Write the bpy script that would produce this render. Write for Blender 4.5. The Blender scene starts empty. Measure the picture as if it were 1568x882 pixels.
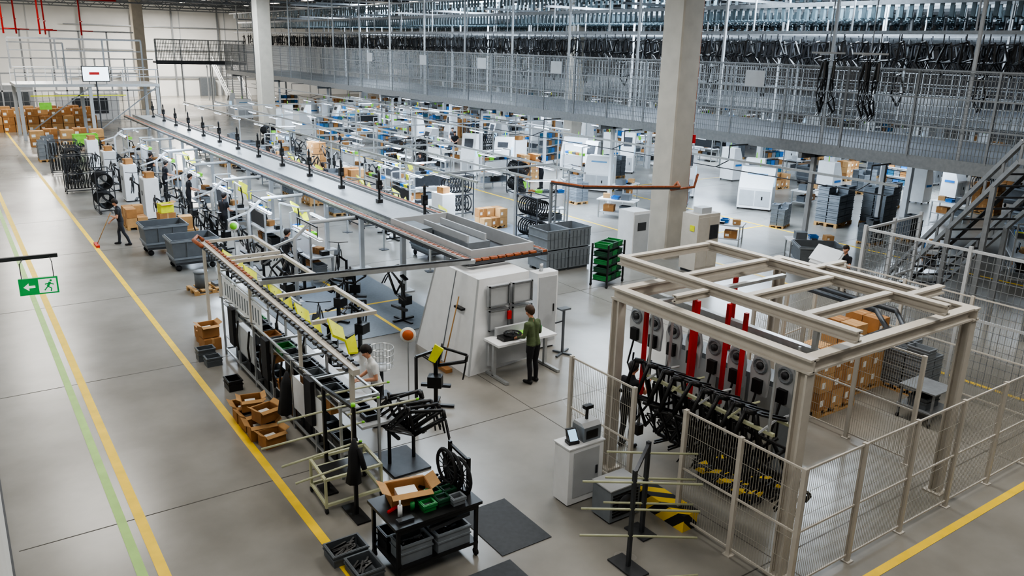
import bpy, math, random
import numpy as np
from mathutils import Matrix, Vector
random.seed(7)
SC=bpy.context.scene
COL=bpy.context.collection
try:
    SC.view_settings.look='AgX - Medium High Contrast'
except Exception:
    pass
# ------------------------------------------------------------ materials
def lin(h):
    h=h.lstrip('#'); o=[]
    for i in (0,2,4):
        c=int(h[i:i+2],16)/255
        o.append(c/12.92 if c<=.04045 else ((c+.055)/1.055)**2.4)
    return (*o,1)
def mat(name,col,rough=.5,metal=0,noise=.12,scale=6,emit=0,spec=.5):
    m=bpy.data.materials.new(name);m.use_nodes=True;nt=m.node_tree
    b=nt.nodes['Principled BSDF'];c=lin(col)
    b.inputs['Roughness'].default_value=rough;b.inputs['Metallic'].default_value=metal
    if 'Specular IOR Level' in b.inputs:b.inputs['Specular IOR Level'].default_value=spec
    if noise>0:
        tc=nt.nodes.new('ShaderNodeTexCoord');n=nt.nodes.new('ShaderNodeTexNoise');n.inputs['Scale'].default_value=scale
        n.inputs['Detail'].default_value=4
        r=nt.nodes.new('ShaderNodeValToRGB')
        r.color_ramp.elements[0].color=(c[0]*(1-noise),c[1]*(1-noise),c[2]*(1-noise),1);r.color_ramp.elements[0].position=.3
        r.color_ramp.elements[1].color=(min(1,c[0]*(1+noise)),min(1,c[1]*(1+noise)),min(1,c[2]*(1+noise)),1);r.color_ramp.elements[1].position=.7
        nt.links.new(tc.outputs['Object'],n.inputs['Vector']);nt.links.new(n.outputs['Fac'],r.inputs['Fac']);nt.links.new(r.outputs['Color'],b.inputs['Base Color'])
    else:b.inputs['Base Color'].default_value=c
    if emit:
        b.inputs['Emission Color'].default_value=c;b.inputs['Emission Strength'].default_value=emit
    return m
def floor_mat():
    m=bpy.data.materials.new('polished_concrete');m.use_nodes=True;nt=m.node_tree;b=nt.nodes['Principled BSDF']
    N=nt.nodes.new;L=nt.links.new
    tc=N('ShaderNodeTexCoord')
    n1=N('ShaderNodeTexNoise');n1.inputs['Scale'].default_value=.2;n1.inputs['Detail'].default_value=3;n1.inputs['Roughness'].default_value=.5
    n2=N('ShaderNodeTexNoise');n2.inputs['Scale'].default_value=1.1;n2.inputs['Detail'].default_value=5;n2.inputs['Roughness'].default_value=.55
    L(tc.outputs['Object'],n1.inputs['Vector']);L(tc.outputs['Object'],n2.inputs['Vector'])
    a=N('ShaderNodeMix');a.data_type='FLOAT';a.inputs[0].default_value=.35;L(n1.outputs['Fac'],a.inputs[2]);L(n2.outputs['Fac'],a.inputs[3])
    r=N('ShaderNodeValToRGB');r.color_ramp.elements[0].position=.34;r.color_ramp.elements[0].color=lin('76736c');r.color_ramp.elements[1].position=.66;r.color_ramp.elements[1].color=lin('94918b')
    L(a.outputs[0],r.inputs['Fac']);L(r.outputs['Color'],b.inputs['Base Color'])
    rr=N('ShaderNodeMapRange');rr.inputs['To Min'].default_value=.18;rr.inputs['To Max'].default_value=.32;L(n1.outputs['Fac'],rr.inputs['Value']);L(rr.outputs['Result'],b.inputs['Roughness'])
    return m
def hazard_mat():
    m=bpy.data.materials.new('hazard_stripes');m.use_nodes=True;nt=m.node_tree;b=nt.nodes['Principled BSDF'];N=nt.nodes.new;L=nt.links.new
    tc=N('ShaderNodeTexCoord')
    w=N('ShaderNodeTexWave');w.bands_direction='DIAGONAL';w.inputs['Scale'].default_value=1.5
    r=N('ShaderNodeValToRGB');r.color_ramp.interpolation='CONSTANT';r.color_ramp.elements[0].color=lin('18181a');r.color_ramp.elements[1].position=.5;r.color_ramp.elements[1].color=lin('e8c21c')
    L(tc.outputs['Object'],w.inputs['Vector']);L(w.outputs['Fac'],r.inputs['Fac']);L(r.outputs['Color'],b.inputs['Base Color']);b.inputs['Roughness'].default_value=.5
    return m
FLOOR=floor_mat();HAZ=hazard_mat()
CONC=mat('column_concrete','aca599',.8,0,.08,2)
WALLM=mat('wall_panel_white','dadad8',.7,0,.04,.6)
WALLD=mat('wall_panel_grey','77777a',.7,0,.06,.6)
CEIL=mat('ceiling_deck','6d6e70',.8,0,.1,.7)
YEL=mat('yellow_floor_paint','eec610',.5,0,.1,3)
GRNP=mat('green_floor_paint','9cc46a',.5,0,.1,3)
SEAM=mat('floor_seam','4a4742',.8,0,.1)
STEEL=mat('galvanised_steel','888b8e',.45,.5,.12,8)
STEELD=mat('dark_steel','404246',.5,.4,.12,8)
BEIGE=mat('beige_painted_steel','c0bab0',.5,0,.05,5)
ALU=mat('aluminium_profile','b8bbbd',.35,.6,.08,8)
WHITE=mat('white_machine_paint','e6e8ea',.4,0,.04,4)
LGREY=mat('light_grey_panel','b2b5b8',.45,0,.05,4)
GREY=mat('grey_plastic','585d62',.55,0,.1,5)
GREY2=mat('mid_grey_plastic','757b81',.55,0,.1,5)
BLACK=mat('black_paint','101012',.4,0,.2,9)
BLKR=mat('black_rubber','17171a',.8,0,.15,9)
MATM=mat('rubber_floor_mat','424549',.85,0,.1,12)
MATB=mat('blue_grey_floor_mat','687079',.6,0,.08,12)
CARD=mat('cardboard','9c6e3f',.85,0,.12,5)
CARD2=mat('cardboard_light','b58c5c',.85,0,.12,5)
TAPE=mat('label_white','e6e4de',.6,0,.03)
WOOD=mat('pallet_wood','b08a58',.8,0,.2,9)
ORNG=mat('orange_cable_chain','94502c',.6,0,.35,14)
RED=mat('red_paint','c01010',.45,0,.08)
YPL=mat('yellow_plastic','dce01a',.45,0,.1)
GRN=mat('green_plastic','237a3a',.5,0,.12)
GRND=mat('dark_green_plastic','17452e',.5,0,.12)
LIME=mat('lime_plastic','86d83c',.5,0,.1)
BLUE=mat('blue_plastic','2470b8',.45,0,.1)
BLUEL=mat('machine_window_blue','6f9cc0',.3,0,.1)
TEAL=mat('teal_plastic','2c6480',.5,0,.1)
SCRN=mat('monitor_screen','9fc4e0',.3,0,0,emit=1.2)
LED=mat('led_tube','dfeaff',.3,0,0,emit=11)
LEDC=mat('ceiling_lamp_lens','fff4e2',.3,0,0,emit=9)
SIGNG=mat('exit_sign_green','109a4c',.4,0,0,emit=.35)
SIGNW=mat('exit_sign_white','eef4ee',.4,0,0,emit=.6)
WIRE=mat('mesh_wire_grey','828587',.5,.3,.05)
WIREB=mat('mesh_wire_beige','a8a49a',.5,.1,.05)
ROD=mat('pale_green_tube','b4b696',.5,0,.08)
SKIN=mat('skin','c58f72',.55,0,.05)
HAIRD=mat('hair_dark','1e1612',.7,0,.2,30)
HAIRB=mat('hair_brown','3c2a1c',.7,0,.2,30)
SH_G=mat('green_hoodie','4f5c3e',.85,0,.12,12)
SH_W=mat('white_tshirt','e2e2e0',.8,0,.05,12)
SH_B=mat('black_tshirt','1a1a1f',.85,0,.15,12)
TR_B=mat('dark_trousers','16171c',.85,0,.15,12)
TR_G=mat('grey_work_trousers','2e3036',.85,0,.15,12)
SHOE=mat('work_shoes','121214',.6,0,.1)
EYE=mat('eye','e8e4de',.3,0,0);LIP=mat('lips','8a4a40',.5,0,0)
TROL=mat('trolley_blue_grey','4e5c62',.5,.3,.2)
# ------------------------------------------------------------ mesh builder
def M(x=0,y=0,z=0,rz=0,s=1,rx=0,ry=0):
    return Matrix.Translation((x,y,z))@Matrix.Rotation(math.radians(rz),4,'Z')@Matrix.Rotation(math.radians(rx),4,'X')@Matrix.Rotation(math.radians(ry),4,'Y')@Matrix.Scale(s,4)
class G:
    def __init__(s,name):
        s.n=name;s.v=[];s.f=[];s.m=[];s.mats=[];s.T=Matrix.Identity(4);s.smooth=[]
    def mi(s,mt):
        if mt not in s.mats:s.mats.append(mt)
        return s.mats.index(mt)
    def add(s,vs,fs,mt,sm=False):
        o=len(s.v);T=s.T
        s.v+=[tuple(T@Vector(p)) for p in vs];k=s.mi(mt)
        for f in fs:s.f.append([i+o for i in f]);s.m.append(k);s.smooth.append(sm)
    def box(s,x0,y0,z0,x1,y1,z1,mt):
        s.add([(x0,y0,z0),(x1,y0,z0),(x1,y1,z0),(x0,y1,z0),(x0,y0,z1),(x1,y0,z1),(x1,y1,z1),(x0,y1,z1)],
              [(0,3,2,1),(4,5,6,7),(0,1,5,4),(1,2,6,5),(2,3,7,6),(3,0,4,7)],mt)
    def cb(s,c,d,mt):
        s.box(c[0]-d[0]/2,c[1]-d[1]/2,c[2]-d[2]/2,c[0]+d[0]/2,c[1]+d[1]/2,c[2]+d[2]/2,mt)
    def beam(s,a,b,w,h,mt,up=(0,0,1)):
        a=Vector(a);b=Vector(b);d=(b-a).normalized();up=Vector(up)
        if abs(d.dot(up))>.98:up=Vector((0,1,0))
        r=d.cross(up).normalized();u=r.cross(d)
        vs=[p+r*(i*w/2)+u*(j*h/2) for p in(a,b) for i,j in((-1,-1),(1,-1),(1,1),(-1,1))]
        s.add(vs,[(0,1,2,3),(7,6,5,4),(0,4,5,1),(1,5,6,2),(2,6,7,3),(3,7,4,0)],mt)
    def ibeam(s,a,b,w,h,mt,up=(0,0,1)):
        a=Vector(a);b=Vector(b);d=(b-a).normalized();up=Vector(up)
        if abs(d.dot(up))>.98:up=Vector((0,1,0))
        r=d.cross(up).normalized();u=r.cross(d);t=.035
        s.beam(a+u*(h/2-t/2),b+u*(h/2-t/2),w,t,mt,u);s.beam(a-u*(h/2-t/2),b-u*(h/2-t/2),w,t,mt,u);s.beam(a,b,t,h-t,mt,u)
    def tube(s,pts,r,mt,n=6,closed=False):
        pts=[Vector(p) for p in pts];k=len(pts);rs=r if isinstance(r,(list,tuple)) else [r]*k
        vs=[];pu=None
        for i,p in enumerate(pts):
            if closed:d=pts[(i+1)%k]-pts[i-1]
            else:d=pts[min(i+1,k-1)]-pts[max(i-1,0)]
            if d.length<1e-9:d=Vector((0,0,1))
            d.normalize()
            if pu is None:
                pu=Vector((0,0,1)) if abs(d.z)<.9 else Vector((1,0,0))
            rr=d.cross(pu)
            if rr.length<1e-6: rr=d.cross(Vector((.3,.9,.1)))
            rr.normalize();uu=rr.cross(d);pu=uu
            for j in range(n):
                t=2*math.pi*j/n;vs.append(p+rr*(math.cos(t)*rs[i])+uu*(math.sin(t)*rs[i]))
        fs=[]
        for i in range(k if closed else k-1):
            a=i*n;b=((i+1)%k)*n
            for j in range(n):fs.append((a+j,a+(j+1)%n,b+(j+1)%n,b+j))
        if not closed:
            fs.append(tuple(range(n-1,-1,-1)));fs.append(tuple(range((k-1)*n,k*n)))
        s.add(vs,fs,mt,n>5)
    def cyl(s,a,b,r,mt,n=12,r2=None):
        s.tube([a,b],[r,r if r2 is None else r2],mt,n)
    def prism(s,poly,vec,mt):
        n=len(poly);v=Vector(vec);p=[Vector(q) for q in poly]
        s.add(p+[q+v for q in p],[tuple(range(n)),tuple(range(2*n-1,n-1,-1))]+[(i,i+n,(i+1)%n+n,(i+1)%n) for i in range(n)],mt)
    def ring(s,c,r,rt,mt,axis='Y',n=20,k=5):
        pts=[]
        for i in range(n):
            t=2*math.pi*i/n;a=r*math.cos(t);b=r*math.sin(t)
            pts.append({'Y':(c[0]+a,c[1],c[2]+b),'X':(c[0],c[1]+a,c[2]+b),'Z':(c[0]+a,c[1]+b,c[2])}[axis])
        s.tube(pts,rt,mt,k,True)
    def wheel(s,c,mt=None,r=.33,axis='Y',n=18,spokes=8,sp=.006):
        s.ring(c,r,.025,BLKR,axis,n);s.ring(c,r-.03,.014,BLACK,axis,n,4)
        a={'Y':(0,.05,0),'X':(.05,0,0),'Z':(0,0,.05)}[axis];c=Vector(c);a=Vector(a)
        s.cyl(c-a,c+a,.025,STEELD,6)
        for i in range(spokes):
            t=math.pi*2*i/spokes;q={'Y':(math.cos(t),0,math.sin(t)),'X':(0,math.cos(t),math.sin(t)),'Z':(math.cos(t),math.sin(t),0)}[axis]
            s.beam(c,c+Vector(q)*(r-.03),sp,sp,STEELD)
    def bframe(s,mt,k=5,fork=True,full=True,q=1):
        BB=(0,0,0);ST=(-.13,0,.5);HT=(.46,0,.52);HB=(.5,0,.38)
        t=s.tube
        t([BB,HB],.032*q,mt,k);t([BB,ST],.022*q,mt,k);t([(-.11,0,.42),HT],.024*q,mt,k);t([HT,HB],.03*q,mt,k)
        for y in(-.05,.05):
            t([(0,y*.6,0),(-.43,y,.06)],.013*q,mt,4);t([(-.1,y*.3,.4),(-.43,y,.06)],.012*q,mt,4)
        if fork:
            for y in(-.045,.045):t([HB,(.53,y,.3),(.62,y,-.02)],.015*q,mt,4)
        if full:
            t([ST,(-.16,0,.64)],.014,mt,4);s.cb((-.17,0,.66),(.24,.12,.04),mt)
            t([HT,(.45,0,.62)],.014,mt,4);t([(.47,-.3,.64),(.45,0,.62),(.47,.3,.64)],.014,mt,4)
    def bin(s,x,y,z,w,d,h,mt,t=.02):
        s.box(x-w/2,y-d/2,z,x+w/2,y+d/2,z+.02,mt)
        s.box(x-w/2,y-d/2,z+.02,x-w/2+t,y+d/2,z+h,mt);s.box(x+w/2-t,y-d/2,z+.02,x+w/2,y+d/2,z+h,mt)
        s.box(x-w/2+t,y-d/2,z+.02,x+w/2-t,y-d/2+t,z+h,mt);s.box(x-w/2+t,y+d/2-t,z+.02,x+w/2-t,y+d/2,z+h,mt)
        e=.015
        for q in(h*.55,h-.03):
            s.box(x-w/2-e,y-d/2-e,z+q,x+w/2+e,y-d/2,z+q+.025,mt);s.box(x-w/2-e,y+d/2,z+q,x+w/2+e,y+d/2+e,z+q+.025,mt)
            s.box(x-w/2-e,y-d/2,z+q,x-w/2,y+d/2,z+q+.025,mt);s.box(x+w/2,y-d/2,z+q,x+w/2+e,y+d/2,z+q+.025,mt)
    def pallet(s,x,y,w=1.2,d=.8,z=0):
        for i in range(3):
            yy=y-d/2+.05+i*(d-.1)/2
            s.box(x-w/2,yy-.05,z,x+w/2,yy+.05,z+.02,WOOD)
            for j in range(3):
                xx=x-w/2+.07+j*(w-.14)/2;s.box(xx-.07,yy-.05,z+.02,xx+.07,yy+.05,z+.1,WOOD)
        n=6
        for i in range(n):
            xx=x-w/2+.06+i*(w-.12)/(n-1);s.box(xx-.055,y-d/2,z+.1,xx+.055,y+d/2,z+.14,WOOD)
    def carton(s,x,y,z,w,d,h,mt,rz=0,open_=False):
        T=s.T;s.T=T@M(x,y,z,rz)
        if open_:
            t=.012
            s.box(-w/2,-d/2,0,w/2,d/2,.01,mt);s.box(-w/2,-d/2,.01,-w/2+t,d/2,h,mt);s.box(w/2-t,-d/2,.01,w/2,d/2,h,mt)
            s.box(-w/2+t,-d/2,.01,w/2-t,-d/2+t,h,mt);s.box(-w/2+t,d/2-t,.01,w/2-t,d/2,h,mt)
            for sg in(-1,1):
                s.prism([(sg*w/2,-d/2,h),(sg*w/2,d/2,h),(sg*(w/2+w*.22),d/2,h+w*.12),(sg*(w/2+w*.22),-d/2,h+w*.12)],(0,0,.006),CARD2)
                s.prism([(-w/2,sg*d/2,h),(w/2,sg*d/2,h),(w/2,sg*(d/2+d*.25),h-.03),(-w/2,sg*(d/2+d*.25),h-.03)],(0,0,.006),CARD2)
            s.box(-w*.3,-d*.3,.01,w*.2,d*.3,h*.7,TAPE)
        else:
            s.box(-w/2,-d/2,0,w/2,d/2,h,mt);s.box(-.03,-d/2-.002,h*.6,.03,d/2+.002,h+.003,CARD2);s.box(-w*.4,-d/2-.004,h*.25,-w*.12,-d/2,h*.6,TAPE)
        s.T=T
    def meshp(s,a,b,z0,z1,mt,dx=.1,dz=.3,w=.012):
        a=Vector((a[0],a[1],0));b=Vector((b[0],b[1],0));L=(b-a).length;n=max(2,int(L/dx))
        for i in range(n+1):
            p=a+(b-a)*(i/n);s.beam((p.x,p.y,z0),(p.x,p.y,z1),w,w,mt)
        n=max(1,int((z1-z0)/dz))
        for i in range(n+1):
            z=z0+(z1-z0)*i/n;s.beam((a.x,a.y,z),(b.x,b.y,z),w,w,mt)
    def mesh(s):
        me=bpy.data.meshes.new(s.n)
        me.from_pydata(s.v,[],s.f)
        for mt in s.mats:me.materials.append(mt)
        me.polygons.foreach_set('material_index',s.m);me.polygons.foreach_set('use_smooth',s.smooth);me.update()
        return me
    def done(s,loc=None,rz=0):
        if loc is None and s.v:
            xs=[p[0] for p in s.v];ys=[p[1] for p in s.v];zs=[p[2] for p in s.v]
            c=Vector(((min(xs)+max(xs))/2,(min(ys)+max(ys))/2,min(zs)))
            s.v=[(p[0]-c.x,p[1]-c.y,p[2]-c.z) for p in s.v];loc=c
        o=bpy.data.objects.new(s.n,s.mesh());COL.objects.link(o);o.location=loc or (0,0,0);o.rotation_euler.z=math.radians(rz);return o
def inst(name,me,x,y,rz=0,z=0,s=1):
    o=bpy.data.objects.new(name,me);COL.objects.link(o);o.location=(x,y,z);o.rotation_euler.z=math.radians(rz);o.scale=(s,s,s);return o
# ------------------------------------------------------------ shell
g=G('floor');g.box(-8,-8,-.2,90,120,0,FLOOR);g.done()
g=G('ceiling');g.box(-8,-8,12,90,120,12.2,CEIL);g.done()
g=G('wall_back');g.box(-8,120,0,90,120.3,12,WALLM)
for x in range(-8,90,6):g.box(x,119.93,0,x+.12,120,12,LGREY)
g.done()
g=G('wall_right');g.box(90,-8,0,90.3,120,12,WALLD);g.done()
g=G('wall_left');g.box(-8.3,-8,0,-8,120,12,WALLM);g.done()
g=G('wall_near');g.box(-8,-8.3,0,90,-8,12,WALLD);g.done()
g=G('gallery_wall');g.box(-.4,-7.9,0,-.12,60,4.9,WALLM);g.box(-.12,-7.9,0,-.09,60,.12,STEELD)
g.done()
g=G('floor_seams')  # thin dark strips for the seams in the concrete floor
for y in(6.4,12.8,19.2,25.6,32,38.4,51.2,64,76.8):g.box(0,y,0,60,y+.022,.002,SEAM)
for x in(9.6,16.2,):g.box(x,0,0,x+.016,100,.0022,SEAM)
g.done()
g=G('floor_marking_lines')
g.box(3.9,6,.001,4.05,90,.005,YEL);g.box(1.62,4,.001,1.78,90,.005,YEL);g.box(1.36,4,.001,1.5,90,.005,GRNP)
g.box(8,5.28,.001,30,5.42,.005,YEL)
g.box(22.85,14,.001,23.0,20,.005,YEL);g.box(23.4,23,.001,23.52,60,.005,YEL);g.box(30,8,.001,30.12,34,.005,YEL)
g.box(23.5,22.9,.001,30,23.02,.005,YEL);g.box(19.5,6,.001,19.62,12,.005,YEL);g.box(30,34,.001,60,34.1,.005,YEL)
g.done()
# columns
for (x,y,w) in((22,21.2,1.0),(20.5,62.5,1.05),(18.6,98,1.1)):
    g=G('concrete_column');h=w/2
    g.prism([(x-h+.05,y-h,0),(x+h-.05,y-h,0),(x+h,y-h+.05,0),(x+h,y+h-.05,0),(x+h-.05,y+h,0),(x-h+.05,y+h,0),(x-h,y+h-.05,0),(x-h,y-h+.05,0)],(0,0,12),CONC)
    if y<30:
        g.box(x+h,y-.25,0,x+h+.1,y+.05,11.9,STEELD);g.box(x+h,y-.42,2,x+h+.06,y-.32,11.9,ORNG)
        for z in np.arange(1,11.7,.8):g.box(x+h,y-.45,z,x+h+.12,y+.1,z+.05,LGREY)
        g.box(x+h,y-h,4.3,x+h+.12,y-h+.18,4.6,RED)
    g.done()
g=G('concrete_column');g.box(36,45-.5,0,36.9,45+.4,12,CONC);g.box(36.9,44.9,0,36.95,45.1,11.9,STEELD);g.done()
g=G('roof_trusses')
for y in range(12,118,9):
    g.beam((-7.9,y,11.7),(89.9,y,11.7),.25,.3,STEEL);g.beam((-7.9,y,10.9),(89.9,y,10.9),.18,.15,STEEL)
    for x in range(-7,88,2):g.beam((x,y,11.7),(x+1,y,10.9),.08,.08,STEEL);g.beam((x+1,y,10.9),(x+2,y,11.7),.08,.08,STEEL)
g.done()
g=G('ceiling_lamps')
for y in range(46,116,9):
    for x in range(2,88,7):
        g.box(x,y+4,11.35,x+.5,y+6.5,11.45,WHITE);g.box(x+.05,y+4.05,11.33,x+.45,y+6.45,11.35,LEDC)
        g.cyl((x+.25,y+5,11.45),(x+.25,y+5,11.98),.02,STEELD,4)
g.done()
# ------------------------------------------------------------ back left
g=G('inspection_platform')
g.box(4.6,70,3.85,14.5,75,4.05,LGREY);
for x in(4.8,9.5,14.3):
    for y in(70.2,74.8):g.box(x-.12,y-.12,0,x+.12,y+.12,3.85,LGREY)
for x in np.arange(4.7,14.6,1.2):
    g.beam((x,70.1,4.05),(x,70.1,5.15),.06,.06,LGREY);g.beam((x,74.9,4.05),(x,74.9,5.15),.06,.06,LGREY)
for z in(4.6,5.15):g.beam((4.7,70.1,z),(14.5,70.1,z),.07,.07,LGREY);g.beam((4.7,74.9,z),(14.5,74.9,z),.07,.07,LGREY)
for x in(4.8,8,11.4,14.3):g.beam((x,74.8,5),(x,74.8,7.3),.12,.12,STEEL)
g.beam((4.8,74.8,7.3),(14.3,74.8,7.3),.15,.15,STEEL);g.beam((4.8,74.8,6.4),(14.3,74.8,6.4),.08,.08,STEEL)
g.beam((8,70.1,4.1),(8,70.1,7),.1,.1,STEEL);g.beam((8,70.1,7),(4.6,72,7),.1,.1,STEEL)
g.beam((4.8,70.2,.3),(9.5,70.2,3.8),.08,.08,STEEL);g.beam((9.5,70.2,.3),(14.3,70.2,3.8),.08,.08,STEEL)
g.box(6,70.3,2.2,6.8,70.5,2.7,LIME);g.beam((5.5,70.2,3.2),(12,70.2,3.2),.08,.08,YPL)
g.done()
g=G('television_screen');g.box(9.0,69.7,4.25,10.9,69.8,5.4,BLACK);g.box(9.06,69.68,4.31,10.84,69.7,5.34,mat('tv_picture','d6e6f2',.3,0,0,emit=3.0));g.box(9.5,69.67,4.75,10.2,69.68,4.95,RED);g.beam((9.95,69.88,0),(9.95,69.88,4.6),.08,.08,STEELD)
g.box(9.7,69.78,0,10.2,69.99,.04,STEELD);g.done()
g=G('red_sprinkler_pipes')
for x,y in((5,80),(6.2,84),(7.6,80),(9,90),(11.5,86),(3.2,76)):
    g.cyl((x,y,7.6),(x,y,11.95),.07,RED,8);g.cyl((x,y,8),(x+1.0,y+.3,8),.05,RED,6);g.cyl((x,y,8.8),(x,y-1,8.8),.05,RED,6)
g.cyl((2,82,10.6),(14,82,10.6),.08,RED,8)
g.done()
g=G('robot_cell_enclosure')
for x in np.arange(2,17,2.5):g.beam((x,84,0),(x,84,5.6),.12,.12,LGREY);g.beam((x,92,0),(x,92,8),.15,.15,LGREY)
for z in(2.8,5.6):g.beam((2,84,z),(17,84,z),.12,.12,LGREY)
for z in(4,8):g.beam((2,92,z),(17,92,z),.15,.15,LGREY)
g.meshp((2,84),(17,84),0.1,2.8,WIRE,.5,.7,.04)
g.box(3,86,0,7,90,3.2,LGREY);g.box(9,86,0,14,90,2.4,WHITE);g.box(10,85.9,.6,13,86,2,STEELD);g.box(3.4,85.95,1,6.6,86,2.6,GREY)
g.done()
g=G('steel_staircase')
for i in range(24):
    t=i/24;y=100+7*t;z=4.5*t;g.box(28.6,y,z,31,y+.3,z+.05,STEEL)
for x in(28.6,31):
    g.beam((x,100,.15),(x,107.2,4.55),.06,.3,LGREY);g.beam((x,100,1.1),(x,107.2,5.6),.06,.06,WHITE);g.beam((x,100,.6),(x,107.2,5.1),.05,.05,WHITE)
    for i in range(7):g.beam((x,100+i*1.2,i*.75),(x,100+i*1.2,i*.75+1.1),.05,.05,WHITE)
g.box(28.4,107.2,4.4,31.2,110,4.55,STEEL)
for x in(28.6,31):
    for y in(107.4,109.8):g.beam((x,y,0),(x,y,4.4),.12,.12,STEEL)
g.done()
g=G('cross_walkway')
g.box(19.4,94.4,5.0,29,96,5.2,STEELD);g.meshp((19.4,94.4),(29,94.4),5.2,7.4,WIRE,.16,.35,.05)
for x in(19.5,22,25,28.8):g.beam((x,94.6,0),(x,94.6,7.5),.12,.12,LGREY)
g.beam((19.4,94.4,7.45),(29,94.4,7.45),.1,.1,LGREY);g.beam((19.4,94.4,5.1),(29,94.4,5.1),.1,.4,STEELD);g.done()
g=G('wall_pipe_rack')
for z in(2.5,6,9):g.beam((14,119.6,z),(40,119.6,z),.15,.15,STEEL)
for x in(16,22,27,33,38):g.beam((x,119.6,0),(x,119.6,11.9),.2,.2,STEEL)
g.box(20,119,0,23,119.8,3.2,LGREY);g.box(30,119,0,32,119.8,2.4,GREY);g.done()
# ------------------------------------------------------------ mezzanine walkway with mesh
WX=26.0
g=G('mezzanine_walkway')
g.box(WX,2,4.15,WX+7,92,4.4,STEELD);g.box(WX-.06,2,4.05,WX+.0,92,4.45,STEEL)
g.meshp((WX-.04,2),(WX-.04,92),4.45,7.1,WIRE,.11,.2,.019)
g.meshp((WX+6.9,2),(WX+6.9,92),4.45,6.9,WIRE,.3,.4,.03)
for y in np.arange(2,92.1,2.5):g.beam((WX-.05,y,4.4),(WX-.05,y,7.15),.06,.07,STEEL)
for z in(5.4,6.3,7.15):g.beam((WX-.05,2,z),(WX-.05,92,z),.05,.05,STEEL)
for y in (5,18.6,30,42,54,66,78,90):
    g.beam((WX+.9,y,0),(WX+.9,y,4.15),.16,.16,LGREY);g.beam((WX+5.8,y,0),(WX+5.8,y,4.15),.16,.16,LGREY)
    g.beam((WX,y,3.98),(WX+7,y,3.98),.16,.3,STEEL)
for y in np.arange(3,92,5):
    g.beam((WX+.3,y,4.4),(WX+.3,y,11.95),.09,.09,LGREY);g.beam((WX+6.5,y+2,4.4),(WX+6.5,y+2,11.95),.08,.08,LGREY)
for y in(20.5,33,40,47,55):g.box(WX-.12,y,6.3,WX-.1,y+.9,6.9,LGREY)
g.done()
g=G('second_mezzanine_level')
g.box(38,10,4.4,62,95,4.6,STEELD)
for x in(38,62):
    for y in np.arange(12,95,9):g.beam((x+.2,y,0),(x+.2,y,4.4),.25,.25,LGREY)
g.meshp((38,10),(38,95),4.6,6.2,WIRE,.4,.4,.04)
for y in np.arange(10,95,6):g.beam((38,y,4.6),(38,y,11.9),.1,.1,LGREY)
g.done()
g=G('overhead_conveyor_rails')
xs=[28,30.2,33,36,39.5,43,47,51,56]
for i,x in enumerate(xs):
    g.beam((x,3,8.35),(x,95,8.35),.08,.12,STEEL);g.beam((x+.5,3,9.4+.05*i),(x+.5,95,9.4+.05*i),.1,.16,STEEL);g.beam((x-.4,3,10.3),(x-.4,95,10.3),.08,.1,LGREY)
    for y in np.arange(5,95,4.5):
        g.beam((x,y,8.35),(x,y,11.95),.05,.05,LGREY)
        g.beam((x-.4,y,10.3),(x+.5,y,10.3),.05,.05,STEEL)
for y in np.arange(6,95,6):
    g.beam((27,y,9.65),(58,y,9.65),.08,.12,STEEL);g.beam((27,y+2,10.7),(58,y+2,10.7),.1,.14,LGREY)
g.done()
g=G('hanging_trolley_hooks')
for i,x in enumerate(xs):
    st=.36+.05*i
    for y in np.arange(4,94,st):
        z=9.35+.05*i
        g.beam((x+.5,y,z),(x+.5,y,z-.5),.04,.14,TROL);g.beam((x+.3,y,z-.5),(x+.7,y,z-.5),.04,.05,TROL)
        if (int(y*10)%3):g.beam((x-.4,y,10.25),(x-.4,y,9.8),.04,.2,TROL)
g.done()
g=G('hanging_bicycle_frames')
for i,x in enumerate(xs[:7]):
    st=[.75,.6,.6,.7,.85,1.0,1.2][i]
    y=6+i
    while y<92:
        if random.random()<(.6 if x<29 else .92):
            g.T=M(x,y,8.25,random.uniform(60,120),1.05)@M(.1,0,-.85,0,1,0,random.choice((-55,-70,-60)))
            g.bframe(BLACK,4,True,False,1.5)
            g.T=Matrix.Identity(4);g.beam((x,y,8.3),(x,y,7.6),.03,.03,STEELD)
        y+=st
for y in np.arange(8,64,2.9):
    g.T=M(28.2,y,6.2,random.uniform(60,120))@M(0,0,0,0,1.1,0,-60);g.bframe(BLACK,4,True,False,1.5);g.T=Matrix.Identity(4);g.beam((28.2,y,8.3),(28.2,y,6.4),.025,.025,STEELD)
g.done()
for (x,y) in((25.35,17.5),(25.0,15.7)):
    g=G('hanging_fork_bundle')
    g.beam((x,y,7.6),(x,y,11.95),.03,.03,STEEL);g.beam((x-.5,y+.3,7.6),(x+.5,y-.3,7.6),.05,.06,LGREY);g.beam((x-.6,y-.1,7.55),(x+.5,y+.2,7.55),.04,.04,LGREY)
    for dx in(-.2,.02,.2):
        g.T=M(x+dx,y-dx*.6,6.75,random.uniform(20,60))@M(0,0,0,0,1,0,-75);g.bframe(BLACK,5,True,False,1.7)
        g.T=M(x+dx*.7,y-dx*.6,5.95,random.uniform(0,60))@M(0,0,0,0,.8,0,80);g.bframe(BLACK,5,True,False,1.6)
        g.T=Matrix.Identity(4);g.beam((x+dx,y-dx*.6,7.6),(x+dx,y-dx*.6,6.3),.02,.02,BLACK)
    g.done()
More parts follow.
